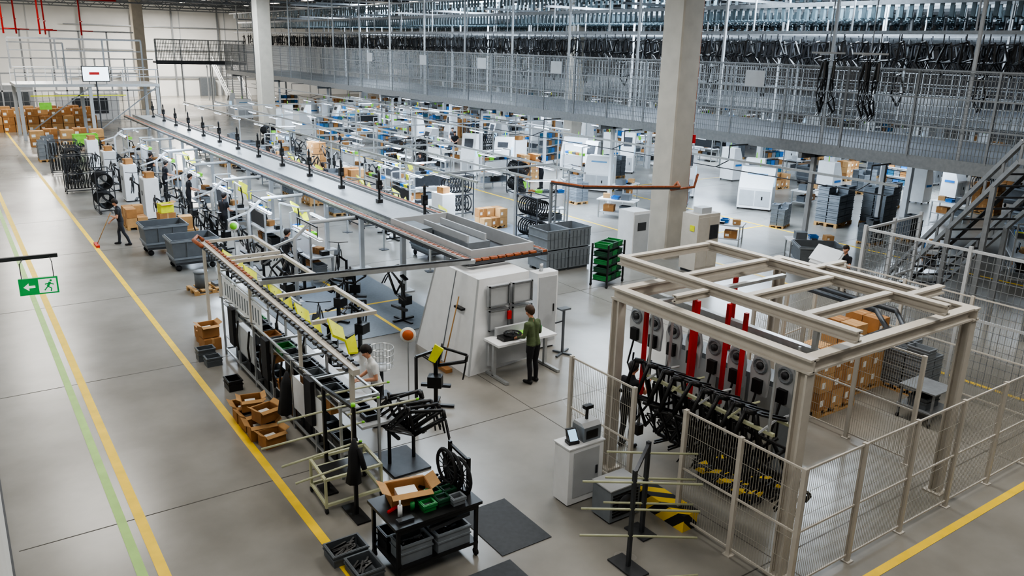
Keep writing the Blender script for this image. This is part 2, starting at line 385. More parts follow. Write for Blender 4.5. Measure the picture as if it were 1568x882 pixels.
# ------------------------------------------------------------ main overhead conveyor
g=G('assembly_line_conveyor')
z=2.5
g.box(10.5,20.8,z-.12,11.98,60,z-.02,ALU)
g.box(10.5,20.8,z-.02,10.57,60,z+.06,STEEL);g.box(11.9,20.8,z-.02,11.98,60,z+.06,STEEL)
for x in(10.05,12.25):
    g.box(x-.09,16,z-.1,x+.09,60,z-.02,STEELD);g.box(x-.09,16,z-.02,x-.07,60,z+.04,ALU);g.box(x+.07,16,z-.02,x+.09,60,z+.04,ALU)
    for y in np.arange(16.1,60,.24):g.cb((x,y,z+.005),(.12,.19,.05),ORNG)
g.box(10.14,16.01,z-.1,12.16,16.19,z-.03,STEELD)
for x in np.arange(10.24,12.1,.24):g.cb((x,16.1,z+.005),(.19,.12,.05),ORNG)
for y in np.arange(22,60,3.1):
    g.box(10.05,y-.05,z-.22,12.25,y+.05,z-.12,LGREY);g.beam((11.25,y,0),(11.25,y,z-.22),.14,.14,LGREY);g.box(10.95,y-.2,0,11.55,y+.2,.03,LGREY)
g.box(10.2,16.3,z-.18,12.1,20.7,z-.15,STEELD)
for a in((10.2,16.3,10.26,20.7),(12.04,16.3,12.1,20.7),(10.26,16.3,12.04,16.36),(10.26,20.64,12.04,20.7)):g.box(a[0],a[1],z-.15,a[2],a[3],z+.2,LGREY)
g.box(10.9,17.6,z-.15,11.6,20.2,z+.02,GREY2);g.box(10.95,17.7,z+.02,11.0,20.1,z+.2,LGREY);g.box(11.5,17.7,z+.02,11.55,20.1,z+.2,LGREY)
g.box(10.35,19.4,z-.15,10.85,20.5,z+.1,GREY)
g.beam((11.9,20.4,0),(11.9,20.4,z-.18),.14,.14,LGREY)
g.done()
g=G('test_device_post');g.box(-.09,-.09,0,.09,.09,.12,BLACK);g.beam((0,0,.1),(0,0,.95),.06,.06,BLACK)
g.box(-.08,-.06,.45,.08,.06,.75,BLACK);g.cyl((0,0,.95),(0,0,1.08),.05,STEELD,8,.02);g.box(-.05,-.12,.5,.05,-.06,.6,STEELD);g.beam((0,0,.3),(.14,0,.2),.03,.03,BLACK);lp=g.mesh()
y=20.95
while y<60:
    inst('test_device_post',lp,11.45,y,0,z-.02);y+=3.1
g=G('conveyor_support_arm')
g.tube([(8.0,0,0),(8.0,0,1.95),(8.5,0,2.38),(9.95,0,2.4)],.06,LGREY,6);g.box(7.85,-.15,0,8.15,.15,.02,LGREY)
g.beam((7.97,0,1.95),(7.3,0,1.75),.06,.06,LGREY)
g.T=M(8.4,0,0);g.box(-.06,-1.1,2.05,.06,1.1,2.1,WHITE);g.box(-.04,-1.05,2.03,.04,1.05,2.05,LED)
g.beam((0,-.8,2.1),(0,-.8,2.4),.02,.02,STEELD);g.beam((0,.8,2.1),(0,.8,2.4),.02,.02,STEELD);g.beam((0,-.8,2.4),(0,.8,2.4),.04,.04,STEELD)
g.T=Matrix.Identity(4)
arm=g.mesh()
for y in(22.6,27,31.5,36,41,46,52):inst('conveyor_support_arm',arm,0,y)
g=G('yellow_tool_guard_arm')
g.beam((0,0,0),(0,0,2.3),.06,.06,ALU);g.box(-.15,-.15,0,.15,.15,.02,STEELD);g.beam((0,0,2.3),(.1,-1.1,2.3),.05,.05,ALU)
g.prism([(0,-.9,2.15),(.1,-.5,2.4),(.4,-.5,2.2),(.3,-.85,1.95)],(.02,0,.04),YPL);g.prism([(.3,-.85,1.95),(.5,-.8,2.1),(.45,-1.05,1.8),(.3,-1.05,1.8)],(.02,0,.03),YPL)
g.tube([(.1,-1.0,2.3),(.15,-1.0,1.8),(.1,-1,1.5)],.025,BLACK,5)
ta=g.mesh()
for x,y in((13.1,23.6),(13.1,27.2),(13.1,30.6),(13.1,34.2),(13.1,38.5),(8.9,26.4),(8.8,31.2),(8.8,40.6)):inst('yellow_tool_guard_arm',ta,x,y,random.uniform(-20,20))
# ------------------------------------------------------------ props meshes
def bench_mesh(v):
    g=G('assembly_workbench')
    g.box(-.9,-.4,.86,.9,.4,.91,LGREY)
    for x in(-.85,.85):
        g.beam((x,-.35,0),(x,-.35,.86),.06,.06,ALU);g.beam((x,.37,0),(x,.37,2.1),.06,.06,ALU);g.beam((x,.34,2.1),(x,-.3,2.1),.05,.05,ALU);g.beam((x,-.35,.12),(x,.37,.12),.05,.05,ALU)
    g.box(-.8,.34,1.0,.8,.36,1.5,[WHITE,STEELD,LGREY][v]);g.box(-.82,.1,1.55,.82,.38,1.58,LGREY);g.box(-.85,-.3,.35,.85,.33,.38,GREY2)
    g.box(-.7,-.33,2.02,.7,-.23,2.07,WHITE);g.box(-.68,-.31,2.0,.68,-.25,2.02,LED)
    c=[BLUE,GREY,LIME,BLACK,YPL,CARD,GREY]
    for i in range(5):
        g.bin(-.68+i*.33,.22,1.58,.26,.22,.14,c[(i*3+v)%7]);
    for i in range(3):g.bin(-.6+i*.55,0,.38,.42,.34,.25,[GREY,BLACK,GREY2,CARD][(i+v)%4])
    g.box(-.5+.3*v,.1,1.05,-.1+.3*v,.13,1.32,BLACK);g.box(-.48+.3*v,.095,1.07,-.12+.3*v,.1,1.3,SCRN);g.beam((-.3+.3*v,.15,.91),(-.3+.3*v,.15,1.1),.04,.04,BLACK)
    g.carton(.5-.4*v,-.1,.91,.3,.25,.2,CARD,20);g.box(-.75,-.3,.91,-.5,-.05,1.05,BLACK);g.tube([(.7,.3,1.5),(.5,-.1,1.3),(.6,-.2,.95)],.03,BLACK,5)
    if v!=2:g.prism([(.75,-.35,1.7),(.85,-.35,2.0),(.6,-.35,1.95),(.55,-.35,1.75)],(0,.03,0),YPL if v else LIME)
    return g.mesh()
def rack_mesh(v):
    g=G('wheel_rack')
    for x in(-.7,.7):
        for y in(-.35,.35):g.beam((x,y,.1),(x,y,1.9),.04,.04,STEELD)
        g.ring((x,-.3,.06),.04,.02,BLKR,'X',8,4);g.ring((x,.3,.06),.04,.02,BLKR,'X',8,4)
    for z in(.15,1.0,1.88):
        for y in(-.35,.35):g.beam((-.68,y,z),(.68,y,z),.04,.04,STEELD)
        for x in(-.7,.7):g.beam((x,-.33,z),(x,.33,z),.04,.04,STEELD)
    for z in(.56,1.42):
        for i in range(9):g.wheel((-.6+i*.15,0,z),r=.34,axis='X',n=14,spokes=5,sp=.01)
    return g.mesh()
def cstack_mesh(v):
    g=G('plastic_crate_stack');g.pallet(0,0)
    m=[GREY2,GREY,GREY2][v]
    for i in range(2):
        for j in range(2):
            for k in range(4+((i+j+v)%2)):
                g.bin(-.3+i*.6,-.2+j*.4,.14+k*.24,.56,.36,.23,m)
    return g.mesh()
def cpal_mesh(v):
    g=G('cardboard_box_pallet');g.pallet(0,0)
    for k in range(2+v):
        for i in range(3):
            for j in range(2):
                if k==1+v and random.random()<.35:continue
                g.carton(-.4+i*.4,-.2+j*.4,.14+k*.36,.38,.38,.35,random.choice((CARD,CARD2)),random.uniform(-2,2))
    return g.mesh()
def cab_mesh(v):
    g=G('test_machine')
    w,d,h=[(1.0,.9,2.0),(1.5,1.1,1.9),(.8,.8,2.3)][v]
    g.box(-w/2,-d/2,.08,w/2,d/2,1.0,WHITE);g.prism([(-w/2,-d/2,1.0),(-w/2,d/2,1.0),(-w/2,d/2,h),(-w/2,-d/2+.45*d,h)],(w,0,0),WHITE)
    for x in(-w/2+.06,w/2-.06):
        for y in(-d/2+.06,d/2-.06):g.cyl((x,y,0),(x,y,.08),.04,BLKR,6)
    g.box(-w/2+.08,-d/2-.015,.2,-.02,-d/2,.9,LGREY);g.box(.02,-d/2-.015,.2,w/2-.08,-d/2,.9,LGREY)
    g.prism([(-w*.3,-d/2-.01+.1*d,1.15),(-w*.3,-d/2-.02+.34*d,h-.25),(-w*.3,-d/2+.36*d,h-.25),(-w*.3,-d/2+.13*d,1.15)],(w*.6,0,0),BLUEL if v==1 else STEELD)
    g.box(w/2,-d*.3,1.1,w/2+.03,0,1.5,SCRN);g.cyl((0,d*.3,h),(0,d*.3,h+.3),.03,LIME,6);g.box(-w/2-.02,-d*.3,.9,-w/2,d*.3,1.02,BLUE)
    g.box(w*.2,-d/2-.04,.5,w*.24,-d/2-.015,.65,BLACK)
    return g.mesh()
def bike_mesh(v):
    g=G('bicycle_frame_on_stand')
    g.beam((-.4,0,.03),(.4,0,.03),.08,.05,BLACK);g.beam((0,-.35,.06),(0,.35,.06),.08,.05,BLACK);g.beam((0,0,.03),(0,0,1.1),.08,.08,BLACK)
    g.beam((0,0,1.05),(-.1,.22,1.25),.06,.06,BLACK)
    g.T=M(0,.25,.85,0,1,0,[0,25,-20][v]);g.bframe(BLACK,6,True,v!=1,1.25)
    g.T=Matrix.Identity(4)
    if v==0:g.wheel((.62,.25,.83))
    g.box(-.35,.1,.4,.3,.2,.46,STEELD);g.box(-.15,-.2,.5,.15,.05,.75,BLACK)
    return g.mesh()
def tub_mesh(v):
    g=G('large_grey_tub_cart');w,d=1.5,1.15
    P=lambda s,z:[(-w/2*s,-d/2*s,z),(w/2*s,-d/2*s,z),(w/2*s,d/2*s,z),(-w/2*s,d/2*s,z)]
    a=P(.9,.3);b=P(1,1.1);c=P(.96,1.1);e=P(.87,.34)
    g.add(a+b+c+e,[(3,2,1,0)]+[(i,(i+1)%4,(i+1)%4+4,i+4) for i in range(4)]+[(i+4,(i+1)%4+4,(i+1)%4+8,i+8) for i in range(4)]+[(i+8,(i+1)%4+8,(i+1)%4+12,i+12) for i in range(4)]+[(12,13,14,15)],GREY)
    for z in(.45,1.04):
        s=.9+.1*(z-.3)/.8+.02
        p=[Vector(q) for q in P(s,z)]
        for i in range(4):g.beam(p[i],p[(i+1)%4],.05,.06,GREY2)
    for x in(-.25,.25):g.beam((x,-d/2*.93,.45),(x,-d/2*1.0,1.04),.06,.04,GREY)
    g.box(-.66,-.5,.22,.66,.5,.3,STEELD)
    for x in(-.55,.55):
        for y in(-.4,.4):g.cyl((x,y-.03,.1),(x,y+.03,.1),.1,BLKR,12);g.beam((x,y,.12),(x,y,.24),.05,.05,STEELD)
    if v:g.box(-.5,-.35,.34,.5,.35,.8,STEELD)
    return g.mesh()
def blue_mesh(v):
    g=G('blue_bin_shelf')
    for x in(-1,1):
        for y in(-.3,.3):g.beam((x,y,0),(x,y,1.9),.05,.05,ALU)
    for k in range(4):
        g.box(-.97,-.3,.2+k*.5,.97,.3,.23+k*.5,LGREY)
        for i in range(5):g.bin(-.78+i*.39,0,.23+k*.5,.34,.5,.3,[BLUE,GREY2,GREY,TEAL,CARD][(i*2+k+v)%5])
    return g.mesh()
def locker_mesh(v):
    g=G('white_tool_cabinet');g.box(-.45,-.3,.05,.45,.3,1.75,WHITE);g.box(-.43,-.315,.12,-.01,-.3,1.7,LGREY);g.box(.01,-.315,.12,.43,-.3,1.7,LGREY);g.box(-.06,-.33,1,-.03,-.315,1.2,STEELD);g.box(.03,-.33,1,.06,-.315,1.2,STEELD);g.box(-.42,-.27,0,.42,.27,.05,STEELD)
    g.carton(0,0,1.75,.4,.35,.25,CARD,10);return g.mesh()
def plain_bench(v):
    g=G('packing_table');g.box(-.9,-.45,.82,.9,.45,.87,[WHITE,LGREY][v])
    for x in(-.8,.8):
        for y in(-.38,.38):g.beam((x,y,0),(x,y,.82),.05,.05,ALU)
    g.box(-.8,-.36,.25,.8,.36,.28,LGREY);g.bin(-.4,0,.28,.5,.4,.3,GREY);g.carton(.4,0,.28,.5,.4,.3,CARD,5)
    g.box(-.6,-.2,.87,-.2,.2,1.15,[GREY,WHITE][v]);g.bin(.1,.1,.87,.3,.3,.15,BLUE);g.carton(.6,-.1,.87,.3,.3,.2,CARD2,15);g.box(-.05,-.35,.87,.15,-.15,.95,BLACK)
    return g.mesh()
V={}
for nm,fn,k in(('assembly_workbench',bench_mesh,3),('wheel_rack',rack_mesh,1),('plastic_crate_stack',cstack_mesh,3),('cardboard_box_pallet',cpal_mesh,3),('test_machine',cab_mesh,3),('bicycle_frame_on_stand',bike_mesh,3),('large_grey_tub_cart',tub_mesh,2),('blue_bin_shelf',blue_mesh,2),('white_tool_cabinet',locker_mesh,1),('packing_table',plain_bench,2)):
    V[nm]=[fn(i) for i in range(k)]
def put(nm,x,y,rz=0,v=None,s=1):
    return inst(nm,random.choice(V[nm]) if v is None else V[nm][v],x,y,rz,0,s)
for y in(24.8,29.2,33.8,38.5,43.5,49,54.5):
    put('assembly_workbench',9.35,y,90);put('bicycle_frame_on_stand',6.9 if y!=29.2 else 7.6,y+1.2,random.uniform(70,110));put('bicycle_frame_on_stand',8.1,y-1.6,random.uniform(60,120))
    put('bicycle_frame_on_stand',7.9,y+.6,random.uniform(60,120))
for y in(37.3,41.9,47.4,53.0):put('white_tool_cabinet',6.9,y,-90)
kinds=['assembly_workbench']*5+['bicycle_frame_on_stand']*5+['wheel_rack']*3+['plastic_crate_stack']*2+['cardboard_box_pallet']*3+['white_tool_cabinet']+['large_grey_tub_cart']+['packing_table']*2
for x in(14.2,16.35,18.9):
    for y in np.arange(25.5,60,2.9):
        if abs(x-20.5)<2 and abs(y-62)<3:continue
        if random.random()<.95:
            k=random.choice(kinds);put(k,x+random.uniform(-.05,.05),y+random.uniform(-.2,.2),random.choice((0,90,180,-90)) if x>18 else random.choice((90,-90)))
            if k=='bicycle_frame_on_stand':put(k,x+.2,y+1.3,random.uniform(60,120))
kinds2=['test_machine']*6+['assembly_workbench']*5+['blue_bin_shelf']*2+['plastic_crate_stack']*2+['cardboard_box_pallet']*2+['wheel_rack','white_tool_cabinet']+['packing_table']*4
taken=[(25.6,41.2),(28.2,41.4),(33.3,40.6),(35.6,38.2),(33.8,44),(22.8,45.5),(25.3,46.5),(27.8,38.2),(24.4,34.7),(30.8,51.9),(36.4,45),(36.8,35.6)]
for x in np.arange(24.8,72,2.9):
    for y in np.arange(37,88,3.3):
        px,py=x+random.uniform(-.2,.2),y+random.uniform(-.3,.3)
        if any(math.hypot(px-a,py-b)<2.1 for a,b in taken):continue
        if random.random()<.84:put(random.choice(kinds2),px,py,random.choice((0,90,180,-90)))
for x in np.arange(39.5,74,3.4):
    for y in np.arange(16,35,3.4):
        if random.random()<.85:put(random.choice(['blue_bin_shelf','plastic_crate_stack','assembly_workbench','test_machine','cardboard_box_pallet','large_grey_tub_cart','packing_table','wheel_rack']),x+random.uniform(-.2,.2),y,random.choice((0,90)))
for a in((25.6,41.2,180,2),(28.2,41.4,200,0),(33.3,40.6,200,1),(35.6,38.2,200,2),(33.2,26.0,290,1),(32.6,30.2,-80,2)):put('test_machine',a[0],a[1],-50 if a[3]!=1 else -60,a[3],1.1)
put('blue_bin_shelf',33.8,44,20);put('wheel_rack',22.8,45.5,30);put('wheel_rack',25.2,46.2,30);put('cardboard_box_pallet',27.8,38.2,0,2);put('wheel_rack',24.6,34.7,80);put('plastic_crate_stack',25.9,31.5,90)
put('plastic_crate_stack',33.3,21.6,10,0,1.35);put('plastic_crate_stack',35.3,20.6,10,2,1.35);put('plastic_crate_stack',31.2,18.4,0,1,.8);put('plastic_crate_stack',33.4,18.0,0,1,.8)
put('large_grey_tub_cart',24.9,16.6,-40,1);put('large_grey_tub_cart',28.6,27.3,20,0);put('plastic_crate_stack',30.6,22.5,20,0,.8);put('packing_table',26.2,17.8,-40,0)
put('packing_table',25.6,21.6,-60,1);put('packing_table',25.3,27.6,120,0);put('packing_table',29,14.7,30,1);put('assembly_workbench',31,12.5,30,1);put('packing_table',28.6,30.8,20,0)
put('test_machine',29.5,33.8,-60,1);put('packing_table',36.4,34.6,10,0);put('assembly_workbench',20.8,27.4,160,0);put('packing_table',36.2,25.2,10,0);put('test_machine',36.4,28.8,-60,0);put('test_machine',31.5,36.9,-60,2)
put('large_grey_tub_cart',6.35,28.2,0,0);put('large_grey_tub_cart',6.0,30.8,0,1)
for x,y in((4.9,58.0),(5.3,60.2)):put('plastic_crate_stack',x,y,90)
g=G('cardboard_box_row')
for i in range(9):
    for j in range(3):
        for k in range(2+(i+j)%2):
            g.carton(3.4+i*.85,77+j*1.6,k*.6,.8,1.0,.58,random.choice((CARD,CARD2)),0)
g.done()
g=G('cardboard_box_row')
for i in range(5):
    for k in range(2):g.carton(5.2+i*.95,66+(i%2)*1.2,k*.55,.85,.9,.54,random.choice((CARD,CARD2)))
g.done()
for x,y,r in((5.3,52,0),(5.3,48.7,90),(5.2,45.2,0),(5.4,39.6,90)):put('wheel_rack',x,y,r,0,1)
g=G('lime_transport_cart');g.box(7,62,.3,8.6,63,.4,STEELD);g.bin(7.8,62.5,.4,1.5,.9,.7,LIME)
for x in(7.2,8.4):
    for y in(62.1,62.8):g.cyl((x,y,.15),(x,y+.1,.15),.15,BLKR,10)
g.done()
g=G('yellow_parts_cart')
g.T=M(-.1,-1.2,0)
g.box(6.3,34.3,.15,7.9,35.1,.22,WOOD);g.box(6.35,34.35,0,6.5,35.05,.15,WOOD);g.box(7.7,34.35,0,7.85,35.05,.15,WOOD)
g.carton(6.8,34.7,.22,.6,.5,.7,CARD,4);g.carton(7.5,34.7,.22,.5,.5,.5,CARD2,-6);g.carton(6.8,34.7,.93,.5,.4,.35,YPL,10,True)
g.done()
put('cardboard_box_pallet',5.9,35.6,90,0)
g=G('wooden_pallet_with_can');g.T=M(6.1,25.1,0,5);g.pallet(0,0);g.cyl((-.25,0,.14),(-.25,0,.62),.2,GREY,16);g.cyl((-.25,0,.62),(-.25,0,.66),.22,GREY2,16);g.box(.1,-.2,.14,.45,.2,.22,GREY);g.done()
# ------------------------------------------------------------ near workbench line
g=G('parts_shelf_line')
g.T=M(.15,0,0)
YE=19.4
for y in np.arange(12.2,19.5,1.2):
    hh=1.5 if y<15.9 else 2.15
    for x in(4.82,5.55):g.beam((x,y,0),(x,y,hh),.045,.045,ALU)
    g.beam((4.85,y,hh),(5.52,y,hh),.045,.045,ALU);g.beam((4.85,y,.15),(5.52,y,.15),.045,.045,ALU)
g.box(4.84,12.2,.45,5.2,YE,.475,LGREY);g.box(4.84,12.2,1.3,5.2,YE,1.325,LGREY)
for x in(4.82,5.55):
    g.beam((x,12.2,.15),(x,YE,.15),.04,.04,ALU);g.beam((x,12.2,1.5),(x,YE,1.5),.04,.04,ALU);g.beam((x,15.9,2.13),(x,YE,2.13),.04,.04,ALU)
g.box(5.22,12.2,.86,5.9,YE,.91,LGREY)
g.box(4.8,16.3,1.55,4.815,19.2,2.08,WHITE);g.box(4.79,13,.5,4.8,14.5,1.2,WHITE);g.box(4.79,17,.55,4.8,18.1,1.2,LGREY)
for k in range(14):g.box(4.79,16.45+k*.19,1.65,4.8,16.5+k*.19,1.98,GREY2)
cs=[GREY,BLACK,BLKR,BLACK,CARD,GRN,STEELD,GREY2,STEELD,BLACK]
y=12.5
while y<19.1:
    g.bin(5.0,y,.475,.3,.38,.22,random.choice(cs));
    g.bin(5.0,y,1.325,.28,.36,.16,random.choice(cs))
    if random.random()<.7:g.bin(5.5,y,.91,.25,.3,.12,random.choice(cs))
    if random.random()<.5:g.box(4.88,y-.12,1.0,5.1,y+.15,1.25,random.choice((CARD,BLACK,GREY,TAPE)))
    if random.random()<.6:g.beam((4.78,y,1.6),(4.6,y,1.68),.02,.02,STEEL)
    if random.random()<.7:g.box(4.95,y-.1,.02,5.4,y+.2,.38,random.choice((GREY,CARD,STEELD,BLACK)))
    if random.random()<.6:g.tube([(4.76,y,1.3),(4.72,y+.05,.9),(4.76,y+.1,.55)],.025,BLACK,5)
    y+=.42
for y in(13.3,15.8,18.2):
    g.box(4.7,y,.6,4.78,y+.35,1.5,BLKR)
g.carton(4.98,16.1,.91,.35,.3,.25,CARD,10,True)
g.done()
g=G('tool_rail_gantry')
zz=2.55
g.beam((4.95,11.4,2.35),(4.95,20.8,zz),.12,.1,BEIGE)
for y in np.arange(11.6,20.8,.22):g.cb((4.84,y,2.37+(y-11.4)*.02),(.05,.14,.06),STEELD);g.cb((5.03,y,2.42+(y-11.4)*.021),(.06,.16,.04),ORNG if y>17 else STEELD)
for y in(11.6,20.7):g.beam((4.95,y,0),(4.95,y,2.4),.07,.07,BEIGE)
for y in(14,17.0,19.4):g.beam((4.95,y,1.5),(4.95,y,2.45),.06,.06,BEIGE)
for y0 in(13.5,16.6,18.9):
    g.beam((5.02,y0,zz+.02),(6.3,y0,zz+.02),.08,.07,BEIGE);g.beam((6.25,y0+.05,zz+.02),(6.25,y0+1.85,zz+.02),.08,.07,BEIGE);g.beam((6.3,y0+1.9,zz+.02),(5.02,y0+1.9,zz+.02),.08,.07,BEIGE)
g.beam((4.95,16.25,zz+.1),(10,15.85,zz+.0),.09,.09,ALU);g.beam((5.0,16.25,zz+.17),(9.9,15.85,zz+.07),.04,.04,STEELD)
g.tube([(4.95,20.7,zz+.1),(4.9,21,zz+.14),(4.7,20.6,zz+.14),(4.75,20,zz+.1)],.05,ORNG,6)
for y,dz in((12.75,.22),(14.6,0),(16.2,0),(17.9,0),(19.6,0)):
    g.T=M(-.05 if dz else 0,0,dz)
    g.prism([(5.15,y,2.3),(5.2,y+.35,2.5),(5.5,y+.4,2.25),(5.42,y+.1,2.12)],(.02,0,.04),YPL);g.prism([(5.42,y+.1,2.12),(5.6,y+.1,2.2),(5.55,y-.15,1.95),(5.4,y-.1,1.95)],(.02,0,.03),YPL);g.beam((5.0,y+.2,2.4-dz),(5.3,y+.2,2.35),.03,.03,STEELD)
    if not dz:g.tube([(5.2,y+.3,2.3),(5.4,y+.3,1.95),(5.35,y+.35,1.6)],.022,BLACK,5);g.cyl((5.35,y+.35,1.6),(5.35,y+.35,1.38),.04,BLACK,8)
g.done()
g=G('open_cardboard_boxes')
for i,(a,b,c) in enumerate(((0,0,0),(.05,.5,0),(0,.1,.32),(.1,.9,0))):g.carton(4.75+a,20.0+b,c,.42,.42,.3,CARD,random.uniform(-8,8),c>0)
g.done()
g=G('open_cardboard_boxes')
for a in((4.35,14.15,0,.42,.32,.28,10),(4.3,14.6,0,.5,.4,.32,-6),(4.28,15.1,0,.45,.4,.34,4),(4.3,15.55,0,.5,.4,.36,-4),(4.4,14.62,.33,.42,.34,.26,14),(4.3,15.2,.36,.4,.34,.24,-12)):g.carton(*a[:6],CARD,a[6],True)
g.done()
g=G('small_grey_bins');g.bin(4.45,19.3,0,.4,.3,.3,GREY);g.bin(4.5,18.85,0,.35,.3,.22,GREY);g.bin(4.5,17.2,0,.3,.4,.25,BLACK);g.done()
for i,(a,mm) in enumerate((((6.9,18.6,11,24.4),MATB),((6.1,8.75,7.05,10.1),MATM),((4.7,7.6,6.15,8.62),MATM),((15.5,24,20,30.5),MATB))):
    g=G('floor_mat');g.box(a[0],a[1],.002,a[2],a[3],.014,mm)
    if i==0:g.box(7.6,21.2,.015,11,21.3,.017,YEL);g.box(9.4,18.6,.015,9.5,24.4,.017,YEL)
    g.done()
# ------------------------------------------------------------ wedge machine + bench
g=G('white_press_enclosure')
b=[(9.35,15.0,0),(11.3,15.25,0),(11.3,17.6,0),(9.35,17.6,0)];t=[(9.75,15.25,2.28),(11.25,15.3,2.28),(11.25,17.2,2.28),(9.75,17.2,2.28)]
g.add(b+t,[(3,2,1,0),(4,5,6,7),(0,1,5,4),(1,2,6,5),(2,3,7,6),(3,0,4,7)],WHITE)
for x in(9.95,10.62):
    for z0 in(1.0,1.6):
        g.box(x,15.1,z0,x+.58,15.16+.03,z0+.52,LGREY)
        for q in((x,z0,x+.58,z0+.03),(x,z0+.49,x+.58,z0+.52),(x,z0,x+.03,z0+.52),(x+.55,z0,x+.58,z0+.52)):g.box(q[0],15.05,q[1],q[2],15.1,q[3],STEEL)
g.beam((9.35,15.0,.02),(9.75,15.25,2.28),.04,.04,LGREY);g.beam((9.35,17.6,.02),(9.75,17.2,2.28),.04,.04,LGREY);g.beam((9.34,16.3,.02),(9.74,16.25,2.26),.015,.02,GREY2)
g.box(10.45,15.0,1.25,10.55,15.06,1.45,RED);g.done()
g=G('broom');g.tube([(9.1,15.75,.08),(9.55,15.8,1.75)],.016,WOOD,6);g.box(9.0,15.45,.0,9.17,16.1,.09,CARD);g.box(9.5,15.6,1.45,9.62,15.95,1.5,BLACK);g.done()
g=G('inspection_workbench')
g.box(9.75,14.35,.86,11.45,14.99,.91,WHITE);g.box(9.85,14.9,0.2,11.3,14.97,.86,LGREY)
for x in(9.85,11.35):
    g.beam((x,14.68,.04),(x,14.68,.86),.08,.08,ALU);g.beam((x,14.1,.04),(x,14.98,.04),.08,.06,ALU)
g.box(10.05,14.9,.91,11.3,14.98,1.12,LGREY);g.box(10.0,14.5,.91,10.5,14.8,.99,BLACK);g.wheel((10.35,14.65,1.02),r=.2,axis='Z');g.box(10.75,14.5,.91,11.0,14.75,.93,TAPE);g.cyl((11.2,14.7,.91),(11.2,14.7,1.05),.04,GRN,8);g.box(10.6,14.6,.91,10.75,14.8,1.0,LIME)
g.done()
g=G('white_tower_cabinet');g.box(11.75,15.6,.05,12.4,15.98,2.05,WHITE);g.box(11.8,15.58,.2,12.35,15.6,1.95,LGREY);g.box(11.8,15.65,0,12.35,15.95,.05,STEELD);g.cyl((12.0,15.8,2.05),(12.0,15.8,2.25),.05,ALU,8);g.box(12.25,15.56,1.0,12.28,15.58,1.2,BLACK);g.done()
g=G('grey_tool_stand');g.beam((11.9,14.9,.03),(12.5,15.2,.03),.06,.04,GREY);g.beam((12.3,14.8,.03),(12.1,15.3,.03),.06,.04,GREY);g.beam((12.2,15.05,.03),(12.2,15.05,1.2),.05,.05,GREY);g.box(12.05,14.95,1.2,12.35,15.15,1.24,GREY);g.beam((12.2,15.05,.9),(11.9,15.0,.9),.03,.03,STEELD);g.done()
g=G('wire_basket')
for z in(.7,.85,1.0,1.15):g.ring((7.15,15.1,z),.26+.03*(z-.7),.01,ALU,'Z',20,4)
for i in range(20):
    t=i*math.pi/10;g.beam((7.15+.25*math.cos(t),15.1+.25*math.sin(t),.7),(7.15+.27*math.cos(t),15.1+.27*math.sin(t),1.15),.008,.008,ALU)
g.cyl((7.15,15.1,.68),(7.15,15.1,.7),.25,LGREY,16);g.beam((7.15,15.1,.03),(7.15,15.1,.68),.06,.06,STEELD);g.box(6.95,14.9,0,7.35,15.3,.03,STEELD);g.done()
def disc(x,y,z,c,h=0):
    g=G('round_stop_sign_paddle');g.T=M(x,y,0,-30);g.cyl((0,-.01,z),(0,.014,z),.17,TAPE,20);g.cyl((0,-.017,z),(0,-.01,z),.12,c,20);g.beam((0,0,0),(0,0,z-.16),.025,.025,ALU);g.box(-.15,-.15,0,.15,.15,.02,STEELD);g.done()
disc(7.45,14.4,1.6,mat('paddle_orange','c8602a',.5,0,0));disc(7.4,26.7,1.6,LIME);disc(14.6,24.2,1.5,LIME)
g=G('yellow_marked_tool_arm');g.beam((7.0,13.2,0),(7.0,13.2,1.6),.05,.05,BLACK);g.box(6.85,13.05,0,7.15,13.35,.02,STEELD);g.beam((7.0,13.2,1.6),(7.4,13.2,1.65),.05,.05,BLACK);g.prism([(7.25,13.15,1.5),(7.4,13.15,1.8),(7.6,13.15,1.65),(7.4,13.15,1.4)],(.03,.05,0),YPL);g.done()
put('bicycle_frame_on_stand',7.9,14.0,-40,1);put('bicycle_frame_on_stand',6.8,17.2,60,2);put('bicycle_frame_on_stand',7.9,17.9,30,1)
for a in((8.3,20.2,30,1),(9.6,22.6,60,2),(7.5,22.2,20,2),(9.9,19.4,100,2),(9.2,21.1,150,1),(8.6,23.6,90,2)):put('bicycle_frame_on_stand',*a)
g=G('black_frame_stand')
g.box(5.75,11.7,0,6.5,12.7,.04,STEELD)
for y in(11.8,11.97,12.14,12.31,12.48,12.62):
    g.T=M(6.2,y,.72,random.uniform(-35,-15))@M(0,0,0,0,1.05,0,random.uniform(-8,12));g.bframe(BLACK,6,True,False,1.3)
g.T=Matrix.Identity(4)
for x in(5.9,6.4):g.beam((x,12.2,.04),(x,12.2,.75),.05,.05,BLACK);g.beam((x,11.8,.72),(x,12.6,.72),.05,.05,BLACK)
g.done()
def rod_rack(x,y,h,rods,name='tube_rod_rack'):
    g=G(name)
    g.beam((x,y,0),(x,y,h),.055,.055,BLACK);g.box(x-.12,y-.3,0,x+.12,y+.35,.03,BLACK);g.beam((x,y,h),(x-.1,y+1.0,h),.05,.05,BLACK);g.beam((x-.1,y+1,0),(x-.1,y+1,h),.055,.055,BLACK);g.box(x-.22,y+.8,0,x+.02,y+1.2,.03,BLACK)
    g.cyl((x,y,h+.02),(x,y,h+.07),.04,LIME,8)
    for (a,b,c,L0,L1) in rods:
        g.tube([(x+L0,y+a,b),(x+L1,y+a+.05,c)],.018,ROD,6);g.cyl((x+L1,y+a+.05,c),(x+L1+.05,y+a+.05,c),.022,LIME,6)
    g.done()
